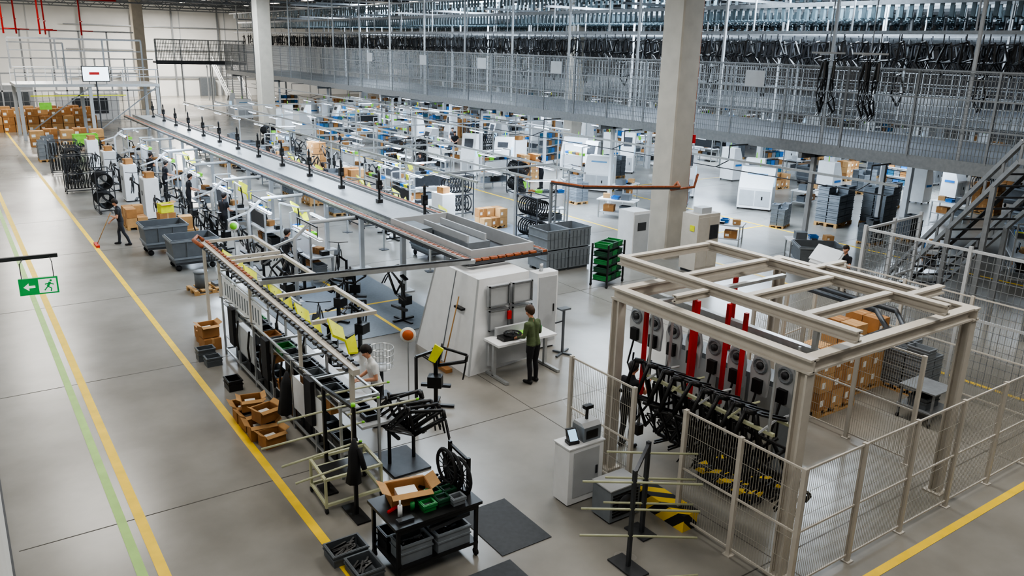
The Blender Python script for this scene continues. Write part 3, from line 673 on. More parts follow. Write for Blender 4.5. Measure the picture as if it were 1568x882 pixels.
rod_rack(4.7,11.0,1.95,[(0,1.85,1.8,-.1,1.15),(0,1.25,1.3,-1.2,.1),(0,.9,.95,-1.0,.1),(1,1.5,1.5,-.9,.9),(1,1.1,1.1,-1.2,.6),(1,1.8,1.75,-.2,1.1)])
g=G('black_coat_on_post');g.tube([(4.62,10.82,1.5),(4.6,10.8,1.3),(4.6,10.8,1.05),(4.58,10.8,.75)],[.03,.09,.1,.13],BLKR,7);g.tube([(4.66,10.75,1.35),(4.72,10.68,1.0)],.045,BLKR,6);g.done()
g=G('black_coat_on_post');g.tube([(4.66,14.0,1.5),(4.64,14.0,1.3),(4.62,14.0,1.0),(4.6,14.05,.65)],[.03,.1,.12,.14],BLKR,7);g.done()
g=G('tube_frame_cart')
for z in(.15,.62):
    for a,b in(((4.3,11.3),(5.3,11.3)),((5.3,11.3),(5.35,12.1)),((5.35,12.1),(4.35,12.1)),((4.35,12.1),(4.3,11.3))):g.beam((*a,z),(*b,z),.045,.045,ROD)
for a in((4.3,11.3),(5.3,11.3),(5.35,12.1),(4.35,12.1)):
    g.beam((*a,.1),(*a,.64),.04,.04,ROD);g.cyl((a[0]-.02,a[1],.05),(a[0]+.02,a[1],.05),.05,BLKR,10)
g.box(4.35,11.35,.6,5.28,11.8,.63,BLACK);g.beam((4.36,11.83,.6),(5.28,11.83,.6),.04,.04,ROD);g.done()
# foreground table
g=G('black_workbench_with_parts')
g.box(4.4,8.95,.9,5.85,9.9,.95,BLACK)
for x in(4.47,5.78):
    for y in(9.02,9.83):g.beam((x,y,.08),(x,y,.9),.05,.05,BLACK);g.cyl((x-.02,y,.06),(x+.02,y,.06),.06,BLKR,10)
g.box(4.45,9.0,.22,5.8,9.85,.25,BLACK)
for z in(.85,.24):
    for y in(9.0,9.85):g.beam((4.45,y,z),(5.8,y,z),.04,.05,BLACK)
g.bin(4.8,9.25,.25,.5,.36,.3,GREY2);g.bin(5.4,9.2,.25,.55,.36,.32,GREY2);g.bin(4.75,9.62,.25,.5,.32,.28,BLACK);g.bin(5.35,9.62,.25,.5,.32,.28,GREY)
for q in(4.8,5.4):
    for i in range(8):g.beam((q+random.uniform(-.2,.2),9.2+random.uniform(-.08,.08),.5),(q+random.uniform(-.2,.2),9.2+random.uniform(-.08,.08),.55),.04,.04,BLACK)
g.beam((5.0,9.05,.7),(5.7,9.1,.72),.06,.06,STEELD);g.beam((5.78,9.8,.95),(5.78,9.8,1.6),.05,.05,BLACK);g.beam((5.78,9.25,.95),(5.78,9.25,1.55),.05,.05,BLACK);g.beam((5.78,9.25,1.5),(5.78,9.8,1.55),.04,.04,BLACK)
for k,(a,b2) in enumerate(((9.6,1.3),(9.5,1.26),(9.36,1.22))):g.wheel((5.6+k*.06,a,b2),r=.28,axis='X',n=24,spokes=14,sp=.012)
for k in range(5):g.tube([(5.62,9.3+k*.08,1.0),(5.7,9.35+k*.08,1.25),(5.6,9.4+k*.08,1.5)],.02,BLACK,5)
g.carton(4.95,9.62,.95,.62,.4,.2,CARD,-12,True)
for a in((5.05,9.2,GRN),(5.3,9.22,GRND),(5.28,9.45,GRN),(5.5,9.4,GRND),(5.5,9.12,GREY2),(5.05,9.38,GRND)):g.bin(a[0],a[1],.95,.2,.16,.12,a[2]);g.box(a[0]-.06,a[1]-.05,.97,a[0]+.06,a[1]+.04,1.03,STEELD)
g.cyl((4.62,9.25,.95),(4.62,9.25,1.12),.035,WHITE,10);g.cyl((4.62,9.25,1.12),(4.62,9.25,1.2),.015,WHITE,8);g.cyl((4.85,9.3,.95),(4.85,9.3,1.07),.035,GRN,10)
g.box(4.5,9.05,.95,4.75,9.15,.99,STEELD);g.beam((4.5,9.4,.97),(4.75,9.5,.97),.04,.03,RED)
for i in range(26):
    x=random.uniform(5.25,5.7);y=random.uniform(9.55,9.85);g.beam((x,y,.97+random.random()*.1),(x+random.uniform(-.15,.12),y+random.uniform(-.08,.04),.98+random.random()*.12),.03,.04,BLACK)
g.done()
g=G('grey_parts_bin');g.bin(4.1,10.05,0,.55,.4,.2,GREY)
for i in range(16):g.beam((random.uniform(3.9,4.1),random.uniform(9.9,10.2),.1),(random.uniform(4.1,4.3),random.uniform(9.9,10.2),.17),.03,.03,BLACK)
g.done()
g=G('grey_parts_bin');g.bin(4.15,9.5,0,.4,.5,.2,GREY)
for i in range(10):g.beam((random.uniform(4.0,4.1),random.uniform(9.35,9.65),.1),(random.uniform(4.1,4.28),random.uniform(9.35,9.65),.16),.03,.03,BLACK)
g.done()
g=G('white_pedestal_cabinet');g.box(7.8,9.3,0.03,8.55,9.7,1.08,WHITE);g.box(7.84,9.34,0,8.5,9.66,.03,STEELD);g.box(7.78,9.28,1.08,8.57,9.72,1.1,WHITE);g.box(7.9,9.285,.15,8.45,9.3,1.0,LGREY);g.box(8.38,9.27,.5,8.42,9.285,.65,STEELD);g.done()
g=G('label_printer');g.box(8.15,9.36,1.1,8.52,9.68,1.36,GREY2);g.prism([(8.15,9.36,1.36),(8.15,9.68,1.36),(8.15,9.64,1.42),(8.15,9.44,1.42)],(.37,0,0),LGREY);g.box(8.2,9.35,1.15,8.45,9.36,1.3,BLACK);g.beam((8.35,9.55,1.42),(8.35,9.55,1.62),.04,.04,BLACK);g.box(8.28,9.5,1.62,8.45,9.6,1.68,BLACK);g.done()
g=G('handheld_terminal');g.T=M(7.98,9.45,1.1,-10,1);g.box(-.1,-.06,.0,.1,.1,.05,BLACK);g.prism([(-.09,-.06,.05),(-.09,.06,.05),(-.09,.12,.24),(-.09,.08,.24)],(.18,0,0),BLACK);g.prism([(-.075,-.055,.07),(-.075,-.05,.07),(-.075,.07,.225),(-.075,.065,.225)],(.15,0,0),SCRN);g.done()
g=G('grey_chiller_unit');g.box(8.05,8.5,.04,8.7,8.95,.62,GREY2);g.box(8.03,8.48,.62,8.72,8.97,.64,LGREY)
for i in range(8):g.box(8.1,8.485,.12+i*.055,8.65,8.5,.145+i*.055,BLACK)
g.cyl((8.37,8.49,.32),(8.37,8.47,.32),.17,STEELD,18)
for x in(8.12,8.6):
    for y in(8.56,8.9):g.cyl((x,y,0),(x,y,.04),.03,BLKR,6)
g.done()
# ------------------------------------------------------------ steel frame
g=G('steel_gantry_frame')
x0,x1,y0,y1=9.35,13.8,6.15,10.0;h=3.5
for x,y in((x0,y0),(x1,y0),(x0,y1),(x1,y1)):
    g.ibeam((x,y,0.03),(x,y,h-.22),.18,.18,BEIGE);g.box(x-.16,y-.16,0,x+.16,y+.16,.03,BEIGE)
for x in(x0,x1):g.ibeam((x,y0-.12,h-.1),(x,y1+.12,h-.1),.18,.22,BEIGE)
for y in(y0,y1):g.ibeam((x0+.09,y,h-.1),(x1-.09,y,h-.1),.18,.22,BEIGE)
h2=3.7
for x in(10.2,12.6):g.ibeam((x,y0-.2,h2),(x,10.95,h2),.16,.18,BEIGE)
for y in(10.87,9.4,8.0,6.9):g.ibeam((10.28,y,h2),(12.52,y,h2),.13,.15,BEIGE)
g.ibeam((12.68,8.6,h2-.02),(13.8,8.6,h2-.02),.13,.15,BEIGE);g.ibeam((12.68,6.7,h2-.02),(13.8,6.7,h2-.02),.13,.15,BEIGE);g.ibeam((13.2,6.75,h2-.02),(13.2,8.55,h2-.02),.13,.15,BEIGE);g.ibeam((9.35,8.7,h2-.05),(10.12,8.7,h2-.05),.12,.13,BEIGE)
g.beam((11.4,y0+.1,h-.3),(11.4,10.8,h-.3),.12,.12,ALU)
g.tube([(10.5,6.4,3.2),(12.5,6.5,3.2),(13.4,7.2,3.2),(13.5,9,3.2)],.05,STEELD,6);g.tube([(10.5,6.6,3.2),(12.3,6.7,3.2),(13.1,7.4,3.2),(13.2,9,3.2)],.05,STEELD,6)
g.done()
g=G('red_lifting_columns')
for (x,y,z0,z1) in((9.75,9.7,1.5,3.3),(10.5,9.2,1.4,3.3),(10.75,9.5,1.4,3.3),(10.85,8.8,1.4,3.3),(12.7,10.2,2.0,3.3),(12.3,9.9,1.8,3.3),(10.7,8.3,1.7,3.3)):
    g.beam((x,y,z0),(x,y,z1),.07,.06,RED);g.beam((x,y,z0-.7),(x,y,z0),.04,.04,STEEL);g.box(x-.07,y-.07,z0-.8,x+.07,y+.07,z0-.6,BLACK)
g.beam((9.5,9.45,3.33),(13.2,9.45,3.33),.1,.06,ALU);g.done()
g=G('cable_clamp_panels')
g.beam((11.4,7.2,2.75),(11.4,11.3,2.75),.12,.14,ALU);g.beam((11.15,7.2,2.65),(11.15,11.3,2.65),.06,.06,STEELD)
for y in(7.4,11.1):g.beam((11.4,y,2.75),(11.4,y,3.2),.08,.08,ALU)
for y in np.arange(7.5,11.3,.52):
    g.prism([(11.1,y,1.75),(11.1,y+.34,1.75),(11.1,y+.38,2.2),(11.1,y+.3,2.55),(11.1,y+.06,2.55),(11.1,y-.03,2.2)],(.05,0,0),LGREY)
    g.ring((11.08,y+.17,2.3),.13,.025,GREY2,'X',12,4);g.cyl((11.06,y+.17,2.3),(11.1,y+.17,2.3),.07,STEELD,10);g.box(11.02,y+.08,1.8,11.1,y+.26,2.05,BLACK);g.tube([(11.05,y+.17,1.8),(10.95,y+.2,1.3),(11.05,y+.17,1.0),(11.1,y+.2,1.5)],.022,BLACK,5)
g.done()
g=G('control_cabinet_row')
g.box(11.5,8.0,.0,12.0,10.8,1.9,GREY2)
for y in np.arange(8.05,10.6,.7):g.box(11.48,y,.1,11.5,y+.62,1.8,LGREY)
g.done()
g=G('hazard_striped_platform');g.box(10.45,7.6,.14,11.35,8.9,.22,HAZ);g.box(10.5,7.65,0,11.3,8.85,.14,STEELD);g.done()
g=G('hazard_striped_platform');g.box(8.93,7.7,.22,9.28,8.8,.3,HAZ);g.box(8.92,7.69,.0,8.93,8.81,.3,HAZ);g.box(8.93,7.7,0,9.25,8.78,.22,HAZ);g.done()
g=G('hanging_black_frames')
for x in(9.6,10.1):g.beam((x,6.7,2.0),(x,9.5,2.0),.05,.05,ROD)
for y in(6.8,9.4):g.beam((9.6,y,2.0),(9.6,y,3.3),.035,.035,ALU);g.beam((10.1,y,2.0),(10.1,y,3.3),.035,.035,ALU)
for i,y in enumerate(np.arange(6.9,9.4,.3)):
    a=random.uniform(-60,-30)
    g.T=M(9.72,y+.1,1.5,a)@M(0,0,0,0,1.15,0,-62+random.uniform(-6,6));g.bframe(BLACK,6,True,False,1.35)
    g.T=M(9.66,y,1.42,a+6)@M(0,0,0,0,1.1,0,75+random.uniform(-6,6));g.bframe(BLACK,6,True,False,1.25)
    g.T=M(9.8,y-.06,.88,a-5)@M(0,0,0,0,.95,0,48+random.uniform(-6,6));g.bframe(BLACK,6,True,False,1.2)
    g.T=Matrix.Identity(4);g.beam((9.75,y,2.0),(9.75,y,.9),.025,.025,BLACK)
    if i%2==0:g.tube([(9.4,y-.08,2.05),(9.9,y,2.1),(10.35,y+.08,2.03)],.02,ROD if i%4 else LGREY,5)
g.done()
def fpan(g,a,b,z1=2.0,first=True,last=True):
    A=Vector((a[0],a[1],0));B=Vector((b[0],b[1],0));n=max(1,round((B-A).length/1.45))
    for i in range(0 if first else 1,n+1 if last else n):
        p=A+(B-A)*i/n;g.beam((p.x,p.y,0.015),(p.x,p.y,z1+.03),.07,.07,BEIGE);g.box(p.x-.07,p.y-.07,0,p.x+.07,p.y+.07,.015,BEIGE)
    for z in(.12,z1*.5,z1):g.beam((A.x,A.y,z),(B.x,B.y,z),.025,.03,BEIGE)
    g.meshp(a,b,.12,z1,WIREB,.048,.32,.0052)
g=G('safety_mesh_fence')
fpan(g,(9.0,10.8),(9.0,9.1));fpan(g,(9.1,8.0),(9.1,5.78),2.0,True,False);fpan(g,(9.1,5.78),(19.2,5.78))
g.done()
g=G('rear_mesh_fence')
fpan(g,(14.3,7.0),(14.3,10.9),2.2,True,False);fpan(g,(14.3,10.9),(18.4,11.4),2.2,True,False);fpan(g,(18.4,11.4),(18.4,6.6),2.4)
g.done()
put('cardboard_box_pallet',15.2,9.6,0,1,1.15);put('cardboard_box_pallet',16.75,9.9,0,2,1.1);put('plastic_crate_stack',17.8,9.0,90,0,.9)
g=G('small_parts_trolley')
for x in(16.2,16.9):
    for y in(7.6,8.3):g.beam((x,y,.08),(x,y,.74),.04,.04,STEEL);g.cyl((x,y-.02,.05),(x,y+.02,.05),.05,BLKR,8)
for z in(.3,.75):g.box(16.15,7.55,z,16.95,8.35,z+.03,STEEL)
g.bin(16.5,7.95,.33,.5,.4,.25,GREY);g.done()
g=G('tube_rod_rack')
g.beam((7.55,7.5,0),(7.55,7.5,1.65),.055,.055,STEELD);g.beam((8.35,8.05,0),(8.35,8.05,1.65),.06,.06,STEELD);g.box(7.4,7.2,0,7.7,7.8,.03,STEELD);g.box(8.2,7.85,0,8.5,8.3,.03,STEELD)
g.beam((7.55,7.5,1.6),(8.35,8.05,1.6),.05,.05,STEELD)
for z in(.55,1.0,1.45):
    g.tube([(6.9,7.9,z+.02),(7.55,7.5,z),(8.4,6.95,z-.03)],.018,ROD,6);g.tube([(7.8,8.4,z+.02),(8.35,8.05,z),(9.0,7.6,z)],.018,ROD,6)
g.tube([(6.6,7.6,.1),(7.6,7.0,.1),(8.2,6.7,.1)],.02,ROD,6);g.box(7.2,6.9,0,7.3,7.2,.08,STEELD)
g.done()
# ------------------------------------------------------------ incline conveyor right
g=G('inclined_frame_conveyor')
P0=Vector((24.3,13.6,.25));P1=Vector((21.9,9.3,5.1))
for dx in(0,1.6):
    o=Vector((dx,-dx*.5,0))
    for q in(0,.5):
        u=Vector((0,0,q));g.beam(P0+o+u,P1+o+u,.1,.12,STEEL)
    for i in range(10):
        t=i/9;p=(P0+(P1-P0)*t)+o;g.beam(p,p+Vector((0,0,.5)),.06,.06,STEEL)
    for t in(.25,.55,.85):
        p=P0+(P1-P0)*t+o;g.beam((p.x,p.y,0),p,.12,.12,STEEL)
    g.beam(P0+o,(P0+o)*1-Vector((0,0,.25)),.12,.12,STEEL)
    g.beam(P1+o,P1+o+Vector((-.3,-4,.1)),.12,.14,STEEL);g.beam(P1+o+Vector((0,0,.5)),P1+o+Vector((-.3,-4,.6)),.1,.1,STEEL)
for i in range(14):
    t=i/13;p=P0+(P1-P0)*t;g.beam(p,p+Vector((1.6,-.8,0)),.05,.05,STEELD)
g.tube([P0+Vector((.75,-.4,.3)),P1+Vector((.75,-.4,.3))],.06,BLACK,5)
g.done()
g=G('conveyor_guard_cage')
g.meshp((19.4,11.6),(22.6,11.9),0,3.2,WIRE,.14,.2,.012);g.meshp((19.4,11.5),(19.4,6.2),0,3.2,WIRE,.14,.2,.012)
for a in((19.4,11.6),(21,11.75),(22.6,11.9),(19.4,8.9),(19.4,6.2)):g.beam((*a,0),(*a,3.3),.08,.08,LGREY)
for z in(1.6,3.2):g.beam((19.45,11.6,z),(22.6,11.9,z),.06,.06,LGREY);g.beam((19.4,11.5,z),(19.4,6.2,z),.06,.06,LGREY)
g.done()
g=G('green_bin_trolley');g.T=M(17.5,19.4,0,20)
for x in(-.55,.55):
    for y in(-.3,.3):g.beam((x,y,.1),(x,y,1.45),.05,.05,BLACK);g.cyl((x,y-.02,.06),(x,y+.02,.06),.06,BLKR,8)
for k in range(5):
    z=.2+k*.27;g.box(-.52,-.3,z,.52,.3,z+.02,BLACK)
    for i in range(3):g.bin(-.35+i*.35,0,z+.02,.3,.5,.16,GRND if (i+k)%2 else GRN)
g.done()
g=G('grey_pallet_boxes');g.T=M(17.0,21.9,0,0)
for i in range(2):
    for k in range(2):
        x=-.1+i*1.0;z=.1+k*.72;g.bin(x,0,z,.93,1.1,.68,GREY2)
        for q in np.arange(-.35,.4,.17):g.box(x+q,-.58,z+.05,x+q+.03,-.565,z+.6,GREY)
    for q in(-.4,0,.4):g.box(-.1+i*1.0-.45,q-.06,0,-.1+i*1.0+.45,q+.06,.1,GREY)
g.done()
g=G('electrical_cabinet');g.box(21.0,18.75,.1,22.1,19.5,2.1,BEIGE);g.box(21.05,18.73,.2,21.52,18.75,2.0,BEIGE);g.box(21.57,18.73,.2,22.05,18.75,2.0,BEIGE);g.box(21.6,18.7,1.2,22.0,18.73,1.7,STEELD);g.box(21.05,18.8,0,22.05,19.45,.1,STEELD);g.box(20.98,18.9,1.5,21.0,19.1,1.7,YPL);g.box(21.3,18.9,2.1,21.8,19.3,2.3,LGREY);g.done()
g=G('white_server_cabinet');g.box(19.7,20.6,.05,20.5,21.4,2.0,WHITE);g.box(19.75,20.58,.15,20.45,20.6,1.9,LGREY);g.box(19.75,20.65,0,20.45,21.35,.05,STEELD);g.box(19.9,20.57,1.3,20.3,20.58,1.6,STEELD);g.done()
g=G('cable_chain_arm')
for x,y in((17.75,22.95),):
    g.beam((x,y,0),(x,y,2.85),.09,.09,STEEL);g.beam((x+.3,y+.1,0),(x+.3,y+.1,2.85),.05,.05,STEEL)
    for z in np.arange(.7,2.8,.2):g.beam((x,y,z),(x+.3,y+.1,z+.1),.03,.03,STEEL)
a=[(17.75,22.95,2.85),(18.15,21.6,2.85),(19.3,20.9,2.85),(21.2,19.95,2.85)]
for i in range(3):g.beam(a[i],a[i+1],.14,.06,STEELD);g.beam(Vector(a[i])+Vector((0,0,.06)),Vector(a[i+1])+Vector((0,0,.06)),.09,.05,ORNG)
g.tube([(21.2,19.95,2.9),(21.45,20.3,3.0),(21.4,20.55,2.7),(22.6,20.55,2.7),(22.7,20.5,3.2)],.05,ORNG,6)
g.done()
g=G('light_rail_grid')
for x in(15.25,17.6,20.2,24.5,29,33.5,38.6,43):
    zr=2.9 if x<22 else 3.1
    ys=24 if x<22 else 36
    g.beam((x,ys,zr),(x,66,zr),.06,.08,ALU)
    for y in np.arange(ys+1,60,9):
        g.beam((x,y,0),(x,y,zr),.06,.06,ALU)
    for y in np.arange(ys+2,65,4.3):
        g.box(x-.06,y,zr-.14,x+.06,y+1.4,zr-.09,WHITE);g.box(x-.045,y+.03,zr-.155,x+.045,y+1.37,zr-.14,LED);g.beam((x,y+.7,zr),(x,y+.7,zr-.09),.03,.03,STEELD)
for y in(26,34,43,52,61):g.beam((14.8,y,2.95),(43 if y>40 else 20.2,y,3.0),.05,.07,ALU)
g.done()
g=G('pipe_rail_overhead')
g.beam((24.9,14,3.55),(24.9,80,3.55),.06,.08,ALU);g.beam((24.2,14,3.3),(24.2,80,3.3),.03,.03,STEELD)
for y in np.arange(15,80,6):g.beam((24.9,y,3.55),(24.9,y,4.1),.03,.03,STEELD);g.beam((24.9,y,4.08),(26.1,y,4.08),.05,.05,STEELD);g.beam((24.2,y,3.3),(24.9,y,3.5),.03,.03,STEELD)
g.done()
g=G('emergency_exit_sign')
g.beam((-.12,11.95,4.72),(.98,11.9,4.72),.05,.05,STEELD)
g.T=M(.7,11.6,4.3,-6)
g.box(-.22,-.02,.0,.22,.02,.22,SIGNG);g.box(-.2,-.024,.015,-.02,-.02,.205,SIGNG)
g.box(.0,-.026,.02,.2,-.02,.2,SIGNW)
g.prism([(-.17,-.025,.11),(-.11,-.025,.16),(-.11,-.025,.125),(-.04,-.025,.125),(-.04,-.025,.095),(-.11,-.025,.095),(-.11,-.025,.06)],(0,-.004,0),SIGNW)
g.cyl((.14,-.027,.175),(.14,-.031,.175),.014,SIGNG,10)
g.beam((.13,-.029,.155),(.1,-.029,.1),.004,.03,SIGNG,(1,0,0))
for a,b in(((.1,.1),(.06,.05)),((.1,.1),(.14,.07)),((.14,.07),(.13,.03)),((.12,.14),(.07,.13)),((.12,.14),(.17,.12))):g.beam((a[0],-.029,a[1]),(b[0],-.029,b[1]),.004,.014,SIGNG,(0,0,1))
for x in(-.18,.18):g.beam((x,.0,.22),(x,.0,.42),.01,.01,STEELD)
g.beam((-.18,0,.41),(-.15,.35,.41),.01,.01,STEELD);g.beam((.18,0,.41),(.15,.35,.41),.01,.01,STEELD)
g.done()
# ------------------------------------------------------------ people
def person(name,x,y,face,shirt,trous,hair,armL,armR,lean=0,sleeve=1,voxel=.012,legs=None,s=1,headyaw=0,headpitch=15,buzz=False):
    P=[]
    def c(a,ra,b,rb,m):P.append((np.array(a,float),ra,np.array(b,float),rb,m))
    L=math.radians(lean)
    def ln(p):
        zc=p[2]-.95
        return (p[0],p[1]+zc*math.sin(L),.95+zc*math.cos(L)) if zc>0 else p
    for sg in(-1,1):
        c(ln((sg*.085,0,.93)),.105,ln((sg*.07,.01,1.12)),.098,shirt)
        c(ln((sg*.07,.01,1.12)),.098,ln((sg*.1,0,1.35)),.108,shirt)
        c(ln((sg*.08,-.01,1.38)),.085,ln((sg*.175,-.01,1.415)),.062,shirt)
        c(ln((sg*.045,0,1.42)),.07,ln((sg*.02,0,1.5)),.05,shirt)
    c(ln((0,.03,1.0)),.1,ln((0,.03,1.33)),.1,shirt)
    c(ln((0,0,1.46)),.052,ln((0,.02,1.57)),.05,SKIN)
    lg=legs or (((.1,.02,.5),(.11,0,.09)),((-.1,.02,.5),(-.11,-.02,.09)))
    for (kn,an),sg in zip(lg,(1,-1)):
        c((sg*.09,0,.9),.105,(sg*.1,.01,.78),.095,trous);c((sg*.095,0,.82),.093,kn,.062,trous)
        cf=(kn[0]*.5+an[0]*.5,kn[1]*.5+an[1]*.5-.015,kn[2]*.55+an[2]*.45)
        c(kn,.062,cf,.06,trous);c(cf,.06,an,.05,trous)
        c((an[0],an[1]-.03,an[2]-.035),.05,(an[0]+sg*.015,an[1]+.15,an[2]-.05),.038,SHOE)
    fing=[]
    for (el,wr),sg in((armR,1),(armL,-1)):
        sh=ln((sg*.185,-.01,1.41));el=np.array(el,float);wr=np.array(wr,float);sh=np.array(sh)
        m2=shirt if sleeve==1 else SKIN
        mid=sh+(el-sh)*.55
        c(sh,.062,mid,.052,shirt);c(mid,.05 if sleeve==1 else .044,el,.042,m2)
        c(el,.042,el+(wr-el)*.35,.042,m2);c(el+(wr-el)*.35,.042,wr,.029,m2)
        d=(wr-el);d/=np.linalg.norm(d)
        up=np.array([0,0,1.]);sd=np.cross(d,up);n=np.linalg.norm(sd);sd=sd/n if n>.1 else np.array([0,1.,0]);nn=np.cross(sd,d)
        for q in(-.022,0,.022):c(wr+sd*q*.6,.017,wr+d*.085+sd*q,.016,SKIN)
        for k,(q,l) in enumerate(((-.033,.062),(-.011,.075),(.011,.07),(.033,.055))):
            b=wr+d*.09+sd*q;k1=b+d*l*.55-nn*.008;k2=k1+d*l*.3-nn*l*.5
            fing.append((b,k1,k2))
        ts=-sg
        b=wr+d*.03+sd*ts*.028;k1=b+d*.035+sd*ts*.025;k2=k1+d*.03+sd*ts*.005-nn*.01;fing.append((b,k1,k2))
    H=np.array(ln((0,.03,1.66)));ya=math.radians(headyaw);pa=math.radians(headpitch)
    Rz=np.array([[math.cos(ya),-math.sin(ya),0],[math.sin(ya),math.cos(ya),0],[0,0,1]]);Rx=np.array([[1,0,0],[0,math.cos(-pa),-math.sin(-pa)],[0,math.sin(-pa),math.cos(-pa)]])
    R_=Rz@Rx
    def h(p):return H+R_@np.array(p,float)
    c(h((0,-.01,.04)),.088,h((0,.01,.0)),.08,SKIN);c(h((0,.03,-.02)),.068,h((0,.055,-.075)),.042,SKIN)
    c(h((0,.088,.01)),.012,h((0,.107,-.025)),.014,SKIN)
    for sg in(-1,1):c(h((sg*.08,-.01,.012)),.017,h((sg*.082,-.008,-.02)),.012,SKIN);c(h((sg*.045,.05,-.01)),.04,h((sg*.03,.055,-.04)),.035,SKIN)
    hr=.004 if buzz else .014
    c(h((0,-.022,.055)),.09+hr,h((0,.0,.066)),.082+hr,hair);c(h((0,-.045,.02)),.075+hr,h((0,-.05,-.03)),.05+hr,hair)
    c(h((-.04,.035,.09)),.035,h((.04,.035,.09)),.035,hair)
    for sg in(-1,1):c(h((sg*.055,-.03,.05)),.042+hr,h((sg*.06,-.03,.0)),.028+hr,hair)
    vs=[];fs=[]
    def sph(cn,r,n=10,k=7):
        o=len(vs)
        for i in range(k+1):
            ph=math.pi*i/k
            for j in range(n):
                t=2*math.pi*j/n;vs.append((cn[0]+r*math.sin(ph)*math.cos(t),cn[1]+r*math.sin(ph)*math.sin(t),cn[2]+r*math.cos(ph)))
        for i in range(k):
            for j in range(n):fs.append((o+i*n+j,o+(i+1)*n+j,o+(i+1)*n+(j+1)%n,o+i*n+(j+1)%n))
    for a,ra,b,rb,m in P:
        Ld=np.linalg.norm(b-a);n=max(2,int(Ld/(min(ra,rb)*.5))+1)
        for i in range(n+1):
            t=i/n;sph(a+(b-a)*t,ra+(rb-ra)*t)
    me=bpy.data.meshes.new('tmp');me.from_pydata(vs,[],fs);ob=bpy.data.objects.new('tmp',me);COL.objects.link(ob)
    r=ob.modifiers.new('r','REMESH');r.mode='VOXEL';r.voxel_size=voxel
    sm=ob.modifiers.new('s','SMOOTH');sm.iterations=3;sm.factor=.5
    dg=bpy.context.evaluated_depsgraph_get();ev=ob.evaluated_get(dg);m2=bpy.data.meshes.new_from_object(ev)
    bpy.data.objects.remove(ob)
    nv=len(m2.vertices);co=np.empty(nv*3);m2.vertices.foreach_get('co',co);co=co.reshape(-1,3)
    faces=[tuple(p.vertices) for p in m2.polygons]
    cen=np.array([co[list(f)].mean(0) for f in faces])
    best=np.full(len(cen),1e9);bi=np.zeros(len(cen),int)
    mats=[]
    for a,ra,b,rb,m in P:
        if m not in mats:mats.append(m)
        ab=b-a;t=np.clip(((cen-a)@ab)/max(ab@ab,1e-9),0,1);d=np.linalg.norm(cen-(a+t[:,None]*ab),axis=1)-(ra+(rb-ra)*t)
        q=d<best;best[q]=d[q];bi[q]=mats.index(m)
    g=G(name)
    for m in mats:g.mi(m)
    g.v=[tuple(v) for v in co];g.f=[list(f) for f in faces];g.m=[int(b) for b in bi];g.smooth=[True]*len(faces)
    for b,k1,k2 in fing:g.tube([b,k1,k2],[.0095,.009,.007],SKIN,6)
    for sg in(-1,1):
        e=h((sg*.03,.083,.012));g.tube([e-R_@np.array([.012,0,0]),e+R_@np.array([.012,0,0])],.008,EYE,6);e2=h((sg*.03,.0905,.012));g.tube([e2-R_@np.array([.004,0,0]),e2+R_@np.array([.004,0,0])],.004,HAIRD,6)
        e3=h((sg*.03,.09,.034));g.tube([e3-R_@np.array([.016,0,0]),e3+R_@np.array([.016,0,0])],.004,hair,4)
    l=h((0,.092,-.055));g.tube([l-R_@np.array([.02,0,0]),l+R_@np.array([.02,0,0])],.005,LIP,5)
    bpy.data.meshes.remove(m2)
    me=g.mesh();o=bpy.data.objects.new(name,me);COL.objects.link(o);o.location=(x,y,0);o.rotation_euler.z=math.radians(face);o.scale=(s,s,s);return o
person('man_in_green_hoodie',10.45,13.95,12,SH_G,TR_B,HAIRB,((-.26,.05,1.14),(-.16,.32,1.04)),((.26,.05,1.14),(.14,.33,1.04)),8,1,.012,s=1.04,headpitch=30)
person('man_in_white_tshirt',6.45,13.85,80,SH_W,TR_B,HAIRD,((-.25,.08,1.12),(-.12,.34,1.08)),((.25,.1,1.12),(.1,.36,1.05)),14,0,.012,headpitch=32)
person('man_sweeping_floor',4.9,32.6,75,SH_B,TR_G,HAIRD,((-.27,.08,1.12),(-.08,.28,1.15)),((.24,.14,1.1),(.05,.33,.95)),8,0,.014,legs=(((.13,.12,.5),(.14,.14,.09)),((-.13,-.08,.5),(-.16,-.26,.09))),s=.98,headpitch=30)
g=G('push_broom');g.tube([(4.6,32.65,1.25),(4.05,32.85,.06)],.016,WOOD,6);g.box(3.97,32.5,0,4.09,33.15,.09,RED);g.done()
person('man_in_black_at_gantry',10.15,10.4,-80,SH_B,TR_B,HAIRD,((-.22,.15,1.15),(-.1,.42,1.22)),((.25,.15,1.2),(.12,.45,1.3)),4,0,.014,headpitch=20)
person('man_carrying_white_sheets',22.9,14.2,75,SH_B,TR_B,HAIRD,((-.3,.12,1.15),(-.2,.4,1.3)),((.3,.12,1.15),(.2,.4,1.3)),2,0,.016,buzz=True)
g=G('white_foam_sheets');g.T=M(22.3,14.45,1.45,20,1,10,-22);g.box(-.6,-.4,0,.3,.4,.05,WHITE);g.box(-.5,-.35,.06,.35,.45,.1,WHITE);g.done()
w1=person('assembly_worker',8.5,32.0,-60,SH_B,TR_B,HAIRD,((-.25,.08,1.12),(-.12,.34,1.08)),((.25,.1,1.12),(.1,.36,1.05)),8,0,.02)
for x,y,r in((30.8,51.9,120),(8.4,24.7,-80),(8.5,37.4,-90),(8.5,45.4,-60),(15.2,38.2,0),(22,52,60),(29.5,49.5,150),(15.2,31.9,180),(8.5,42,-80),(15.3,46,40),(21.7,40,100),(31.0,44,60),(26.8,35.6,20)):
    inst('assembly_worker',w1.data,x,y,r)
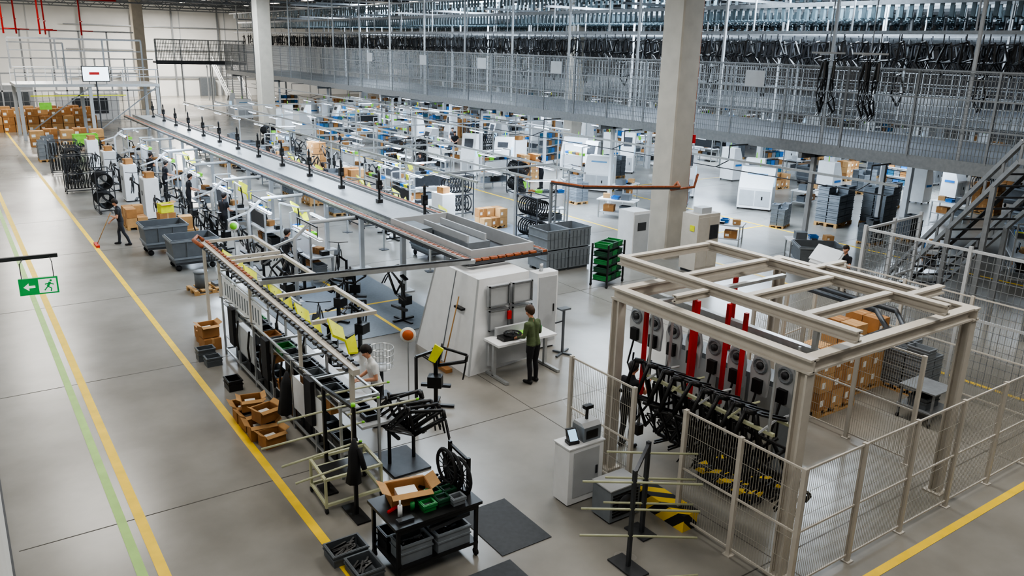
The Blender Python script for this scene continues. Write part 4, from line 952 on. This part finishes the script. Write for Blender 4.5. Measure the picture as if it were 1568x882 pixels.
# ------------------------------------------------------------ lights
def area(x,y,z,sx,sy,p,col):
    l=bpy.data.lights.new('hall_area_light','AREA');l.shape='RECTANGLE';l.size=sx;l.size_y=sy;l.energy=p*1.08;l.color=col
    o=bpy.data.objects.new('hall_area_light',l);COL.objects.link(o);o.location=(x,y,z)
WARM=(1,.96,.89);COOL=(.76,.88,1)
for x,y,p,c in((3,4,380,WARM),(3,17,500,WARM),(3,32,680,WARM),(3,50,980,WARM),(4,72,1800,WARM),(8,100,4800,WARM),(25,108,6800,WARM),  # last light on this line is added to brighten the back wall
               (14,3,580,WARM),(14,13,820,WARM),(14,26,1600,COOL),(16,42,2300,COOL),(16,60,2500,COOL),(29,20,3400,COOL),(31,33,3800,COOL),(30,48,3300,COOL),(32,68,3300,COOL),
               (26,5,450,WARM),(50,20,1400,COOL),(50,40,1700,COOL),(52,65,1700,COOL),(72,40,1200,COOL),(72,80,1200,COOL),(48,95,1700,WARM)):
    area(x,y,10.8,3,6,p,c)
for x,y,p in((29.5,24,900),(29.5,38,1050),(29.5,52,1050),(29.5,68,1000),(45,25,1200),(45,40,1200),(45,60,1200),(55,30,800),(55,55,800)):  # area lights just under the mezzanine decks, not at the roof
    area(x,y,3.9,2,5,p,(.72,.85,1))
for x,y,p in((8.6,26,160),(8.6,33,160),(8.6,40,190),(8.6,49,210),(17,29,420),(18,36,500),(18,48,500),(24.2,30,450)):  # cool task lights low above the workstations, not at the ceiling
    area(x,y,2.8,1,4,p,(.66,.81,1))
w=bpy.data.worlds.new('World');SC.world=w;w.use_nodes=True;w.node_tree.nodes['Background'].inputs[0].default_value=(.8,.85,.9,1);w.node_tree.nodes['Background'].inputs[1].default_value=.3
# ------------------------------------------------------------ camera
ya,pi_,ro=math.radians(35.095),math.radians(16.631),math.radians(1.486)
f=Vector((math.sin(ya)*math.cos(pi_),math.cos(ya)*math.cos(pi_),-math.sin(pi_)));r0=Vector((math.cos(ya),-math.sin(ya),0));u0=r0.cross(f)
r=r0*math.cos(ro)+u0*math.sin(ro);u=-r0*math.sin(ro)+u0*math.cos(ro)
cam=bpy.data.cameras.new('camera');cam.sensor_width=36;cam.lens=36*1231.3/1568;cam.clip_end=400;cam.clip_start=.05
co=bpy.data.objects.new('camera',cam);COL.objects.link(co)
Mx=Matrix.Identity(4)
for i in range(3):Mx[i][0]=r[i];Mx[i][1]=u[i];Mx[i][2]=-f[i]
Mx[0][3],Mx[1][3],Mx[2][3]=0,0,7.5
co.matrix_world=Mx
SC.camera=co
